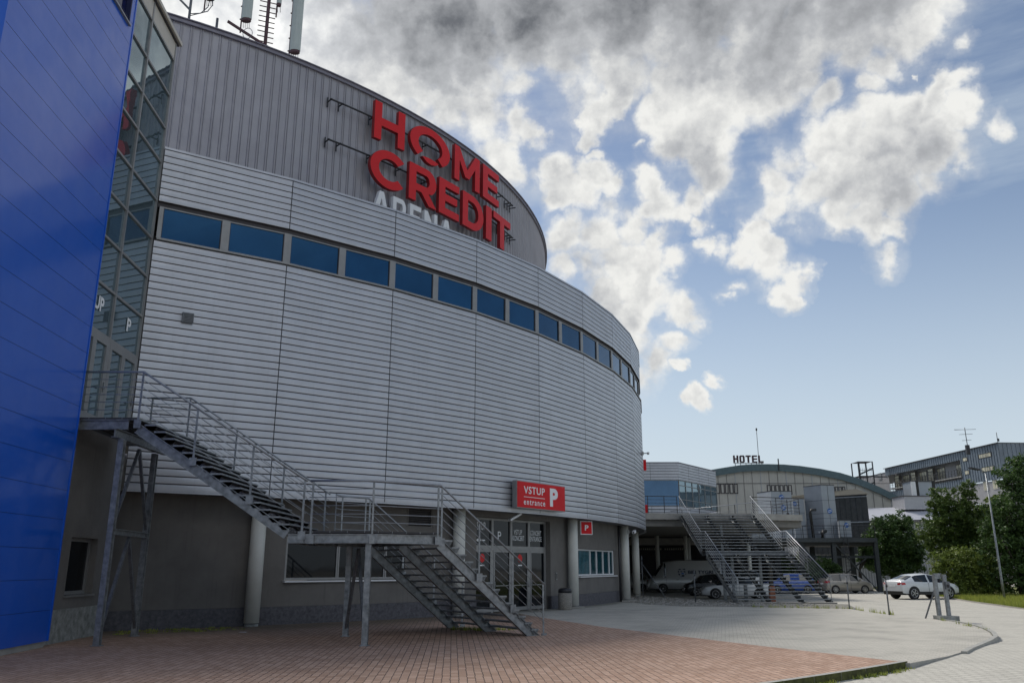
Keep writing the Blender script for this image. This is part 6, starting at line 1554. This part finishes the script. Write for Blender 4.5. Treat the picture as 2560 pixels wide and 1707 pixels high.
# external escape stair tower at its far end
e0 = onl(2150, 1160, TZ); e0 = gY(2150, 1200, B0_.y + 2); e0.z = 0
ex_ = thing('escape_stair_tower', 'dark open frame escape stair tower at the far end of the apartment block', 'stair tower', (e0.x, e0.y, 0))
ee = gY(2186, 1200, B0_.y + 2).x; zt_ = gY(2150, 1153, B0_.y + 2).z
for x_ in (e0.x, (e0.x + ee) / 2 + .1, ee):
    for y_ in (e0.y, e0.y + 3):
        mb = MB(); mb.box(x_ - .09, x_ + .09, y_, y_ + .16, 0, zt_, M_RAILDK); part(mb, 'post', ex_)
for i in range(5):
    z_ = zt_ - i * 2.6; mb = MB(); mb.box(e0.x, ee, e0.y - .05, e0.y + 3, z_ - (.12 if i else .05), z_, M_RAILDK)
    if i: mb.obox((e0.x, e0.y - .1, z_ + .05), (ee - e0.x, 0, 1.2), (0, .15, 0), (0, 0, .28), M_STEELDK)
    if i: mb.box(e0.x, ee, e0.y - .06, e0.y - .02, z_ + .95, z_ + 1.02, M_RAILDK)
    if i < 3:
        for k in range(9): x_ = e0.x + (ee - e0.x) * k / 8; mb.box(x_ - .02, x_ + .02, e0.y - .05, e0.y - .03, z_ - 2.4, z_ - .2 if i else z_ - 1.2, M_STEELDK)
    part(mb, 'stair_deck', ex_)
mb = MB(); mb.obox((ee, e0.y, zt_ - 2.9), ((B0_ - Vector((ee, e0.y, 0))).x, (B0_ - Vector((ee, e0.y, 0))).y, -.2), (0, .3, 0), (0, 0, .2), M_RAILDK); part(mb, 'bridge', ex_)
# roof aerials of the block
q = gY(2420, 1122, 122); mb = MB(); mb.box(q.x - .25, q.x + .25, 121.9, 122.3, q.z - .8, q.z + .6, M_RAILDK); mb.tube([(q.x, 122, q.z), (q.x - .05, 122, q.z + 3.2)], .06, 6, M_RAILDK)
for (z_, w_) in ((2.9, 1.6), (2.2, 1.0), (1.3, .7)): mb.beam((q.x - w_, 122, q.z + z_ - .05), (q.x + w_, 122, q.z + z_ + .05), .05, .05, M_RAILDK)
for k in range(6): mb.beam((q.x - 1.5 + k * .3, 121.7, q.z + 2.85), (q.x - 1.5 + k * .3, 122.3, q.z + 2.95), .03, .03, M_RAILDK)
solo(mb, 'rooftop_aerial', 'spiky television aerial on the apartment block roof', 'aerial')
q = gY(2495, 1108, 119); mb = MB(); mb.tube([(q.x, 119, q.z - .2), (q.x, 119, q.z + 1.6)], .05, 6, M_RAILDK); mb.box(q.x, q.x + .22, 118.9, 119.1, q.z + .3, q.z + .7, M_RAILDK)
solo(mb, 'rooftop_aerial', 'small short aerial on the very corner of the apartment block roof', 'aerial')

# ================================================================== trees
def tree(name, label, base, lobes, leafm, nleaf, size, trunk_h, trunk_r, seed, group=None, limbs=14, open_=0.0):
    rr = random.Random(seed); bx_, by_, bz_ = base
    t = thing(name, label, 'bush' if 'bush' in name or 'hedge' in name else 'tree', (bx_, by_, bz_), group=group)
    tb = MB()
    if trunk_h > 0:
        pts = [Vector((bx_ + rr.gauss(0, .03) * k, by_, bz_ - .2 + (trunk_h + .2) * k / 4)) for k in range(5)]
        tb.tube(pts, [trunk_r * (1.25 - .18 * k) for k in range(5)], 9, M_BARK)
        top = pts[-1]
    else: top = Vector((bx_, by_, bz_))
    for k in range(limbs):
        L_ = lobes[k % len(lobes)]; e = Vector((L_[0] + rr.gauss(0, L_[3] * .35), L_[1] + rr.gauss(0, L_[3] * .3), L_[2] + rr.gauss(0, L_[5 - 0] * .3)))
        m_ = top.lerp(e, .5) + Vector((rr.gauss(0, .15), rr.gauss(0, .15), .15)); r0 = max(.03, trunk_r * .42)
        tb.tube([top - up * (.2 + .1 * (k % 3)) if trunk_h > 0 else top, m_, e], [r0, r0 * .6, r0 * .2], 6, M_BARK)
    part(tb, 'trunk', t)
    cl_ = MB(); V_ = []; F_ = []
    tot = sum(l[3] * l[4] * l[5] for l in lobes)
    for L_ in lobes:
        k_ = int(nleaf * L_[3] * L_[4] * L_[5] / tot)
        # leaf clumps scattered through the lobe, denser to its outside
        nc = max(6, int(k_ / 34)); 
        for c in range(nc):
            while True:
                v = Vector((rr.gauss(0, 1), rr.gauss(0, 1), rr.gauss(0, 1))).normalized() * (rr.random() ** (.38)) * (1 + rr.gauss(0, .07))
                if rr.random() > open_ or v.length > .8: break
            cc = Vector((L_[0] + v.x * L_[3], L_[1] + v.y * L_[4], L_[2] + v.z * L_[5])); cr = rr.uniform(.16, .42) * (L_[3] / 2) ** .5
            for j in range(34):
                o = Vector((rr.gauss(0, cr * .6), rr.gauss(0, cr * .6), rr.gauss(0, cr * .42))); p = cc + o
                a1 = Vector((rr.gauss(0, 1), rr.gauss(0, 1), rr.gauss(0, .6))).normalized(); a2 = a1.cross(Vector((rr.gauss(0, 1), rr.gauss(0, 1), rr.gauss(0, 1)))).normalized()
                s_ = size * rr.uniform(.6, 1.3); i0 = len(V_)
                V_ += [p - a1 * s_, p + a2 * s_ * .5, p + a1 * s_, p - a2 * s_ * .5]; F_.append((i0, i0 + 1, i0 + 2, i0 + 3))
    cl_.add(V_, F_, leafm); part(cl_, 'crown', t)
    return t
def lobe(px, py, Yv, r, ry=None, rz=None): p = gY(px, py, Yv); return (p.x, p.y, p.z, r, ry or r, rz or r)
# small round tree
Yt = 79
tree('round_tree', 'dark round crowned tree standing between the beige car and the white car', (gY(2232, 1472, Yt).x, Yt, -.25),
     [lobe(2232, 1345, Yt, 2.1, 2.0, 2.0), lobe(2190, 1375, Yt, 1.5, 1.5, 1.6), lobe(2275, 1375, Yt, 1.5, 1.5, 1.7), lobe(2235, 1410, Yt, 2.2, 1.8, 1.1), lobe(2250, 1310, Yt, 1.2, 1.2, 1.1), lobe(2170, 1400, Yt, .9, 1, .9), lobe(2210, 1315, Yt, 1.2, 1.1, 1.0), lobe(2290, 1405, Yt, .9, .9, 1.0)], M_LEAFDK, 30000, .12, 2.4, .17, 11)
tree('slim_tree', 'slim dark trunked tree just left of the round tree', (gY(2192, 1480, 73.5).x, 76.5, -.25), [lobe(2168, 1385, 77, .8, .8, 1.1), lobe(2180, 1345, 77, .7, .7, .8)], M_LEAFDK, 5000, .11, 2.3, .16, 12, limbs=6)
# broad loose tree in the middle
Yt = 67
tree('broad_tree', 'broad loose leafed tree with a ragged top left of the street lamp', (gY(2400, 1480, Yt).x, Yt, -.25),
     [lobe(2375, 1300, Yt, 1.6, 1.6, 1.8), lobe(2345, 1250, Yt, .9, .9, 1.1), lobe(2330, 1330, Yt, 1.1, 1.1, 1.2), lobe(2420, 1225, Yt, .75, .7, .9), lobe(2408, 1250, Yt, .9, .9, 1.0), lobe(2425, 1310, Yt, 1.4, 1.4, 1.6), lobe(2360, 1360, Yt, 1.3, 1.4, 1.3), lobe(2430, 1370, Yt, 1.8, 1.6, 1.4), lobe(2370, 1225, Yt, .5, .5, .6)], M_LEAFMID, 30000, .105, 3.0, .2, 21, open_=.3)
tree('light_green_tree', 'light green crown rising between the broad tree and the dark tree', (gY(2465, 1480, 72).x, 72, -.25),
     [lobe(2462, 1305, 72, 1.5, 1.4, 1.4), lobe(2495, 1272, 72, 1.2, 1.2, 1.3), lobe(2475, 1340, 72, 1.9, 1.6, 1.8)], M_LEAFLT, 15000, .115, 3.0, .2, 22)
Yt = 62
tree('tall_dark_tree', 'tall dense dark green tree filling the right edge behind the street lamp', (gY(2560, 1480, Yt).x, Yt, -.25),
     [lobe(2535, 1200, Yt, 1.5, 1.4, 1.7), lobe(2575, 1240, Yt, 2.1, 2.0, 2.2), lobe(2520, 1290, Yt, 1.7, 1.7, 2.0), lobe(2500, 1360, Yt, 1.6, 1.7, 1.9), lobe(2560, 1350, Yt, 2.4, 2.2, 2.6), lobe(2545, 1160, Yt, .8, .8, .9), lobe(2600, 1180, Yt, 1.4, 1.3, 1.5), lobe(2550, 1440, Yt, 2.2, 2.0, 1.6), lobe(2480, 1420, Yt, 1.4, 1.4, 1.4), lobe(2640, 1350, Yt, 2.2, 2.2, 3.0)], M_LEAFDK, 46000, .115, 2.0, .28, 23)
Yt = 62.5
tree('low_bush', 'low yellowish green bush in front of the tall trees beside the white car', (gY(2410, 1490, Yt).x, Yt, -.25),
     [lobe(2370, 1430, Yt, 1.1, 1.0, 1.2), lobe(2410, 1410, Yt, 1.4, 1.2, 1.3), lobe(2450, 1430, Yt, 1.5, 1.2, 1.3), lobe(2400, 1465, Yt, 1.6, 1.2, .9), lobe(2350, 1400, Yt, .7, .7, .8), lobe(2470, 1465, Yt, 1.4, 1.2, .8)], M_LEAFLT, 20000, .095, 0, .12, 24)
tree('hedge_bush', 'dark low bush under the steel platform behind the beige car', (gY(2062, 1460, 72.2).x, 72.2, -.3),
     [lobe(2050, 1425, 72.2, 1.0, .8, .8), lobe(2078, 1430, 72.2, .9, .8, .8), lobe(2030, 1432, 72.2, .8, .8, .8), lobe(2062, 1408, 72.2, .6, .6, .6)], M_LEAFDK, 8000, .09, 0, .08, 25, limbs=6)
tree('hedge_bush', 'mid green bush behind the blue car under the platform', (gY(1985, 1450, 73).x, 77, -.3),
     [lobe(1960, 1420, 77, 1.1, .9, 1.1), lobe(2000, 1415, 77, 1.2, .9, 1.2)], M_LEAFMID, 7000, .09, 0, .08, 26, limbs=6)
# tree belt behind the camera, mirrored in the office windows
for i, (x_, y_, s_) in enumerate(((-24, -22, 1.0), (-10, -26, 1.2), (6, -24, 1.1), (20, -20, .95))):
    tree('roadside_tree', ('tall roadside tree across the road behind the viewpoint, ' + ('first', 'second', 'third', 'fourth')[i] + ' from the left'), (x_, y_, -.2),
         [(x_, y_, 6.0 * s_, 3.2 * s_, 3 * s_, 3.0 * s_), (x_ + 1.5, y_, 4.4 * s_, 2.6 * s_, 2.5 * s_, 2.2 * s_), (x_ - 1.8, y_ + .5, 4.6 * s_, 2.4 * s_, 2.4 * s_, 2.1 * s_)], M_LEAFDK, 5200, .26, 3.0, .3, 40 + i, group='trees across the road')
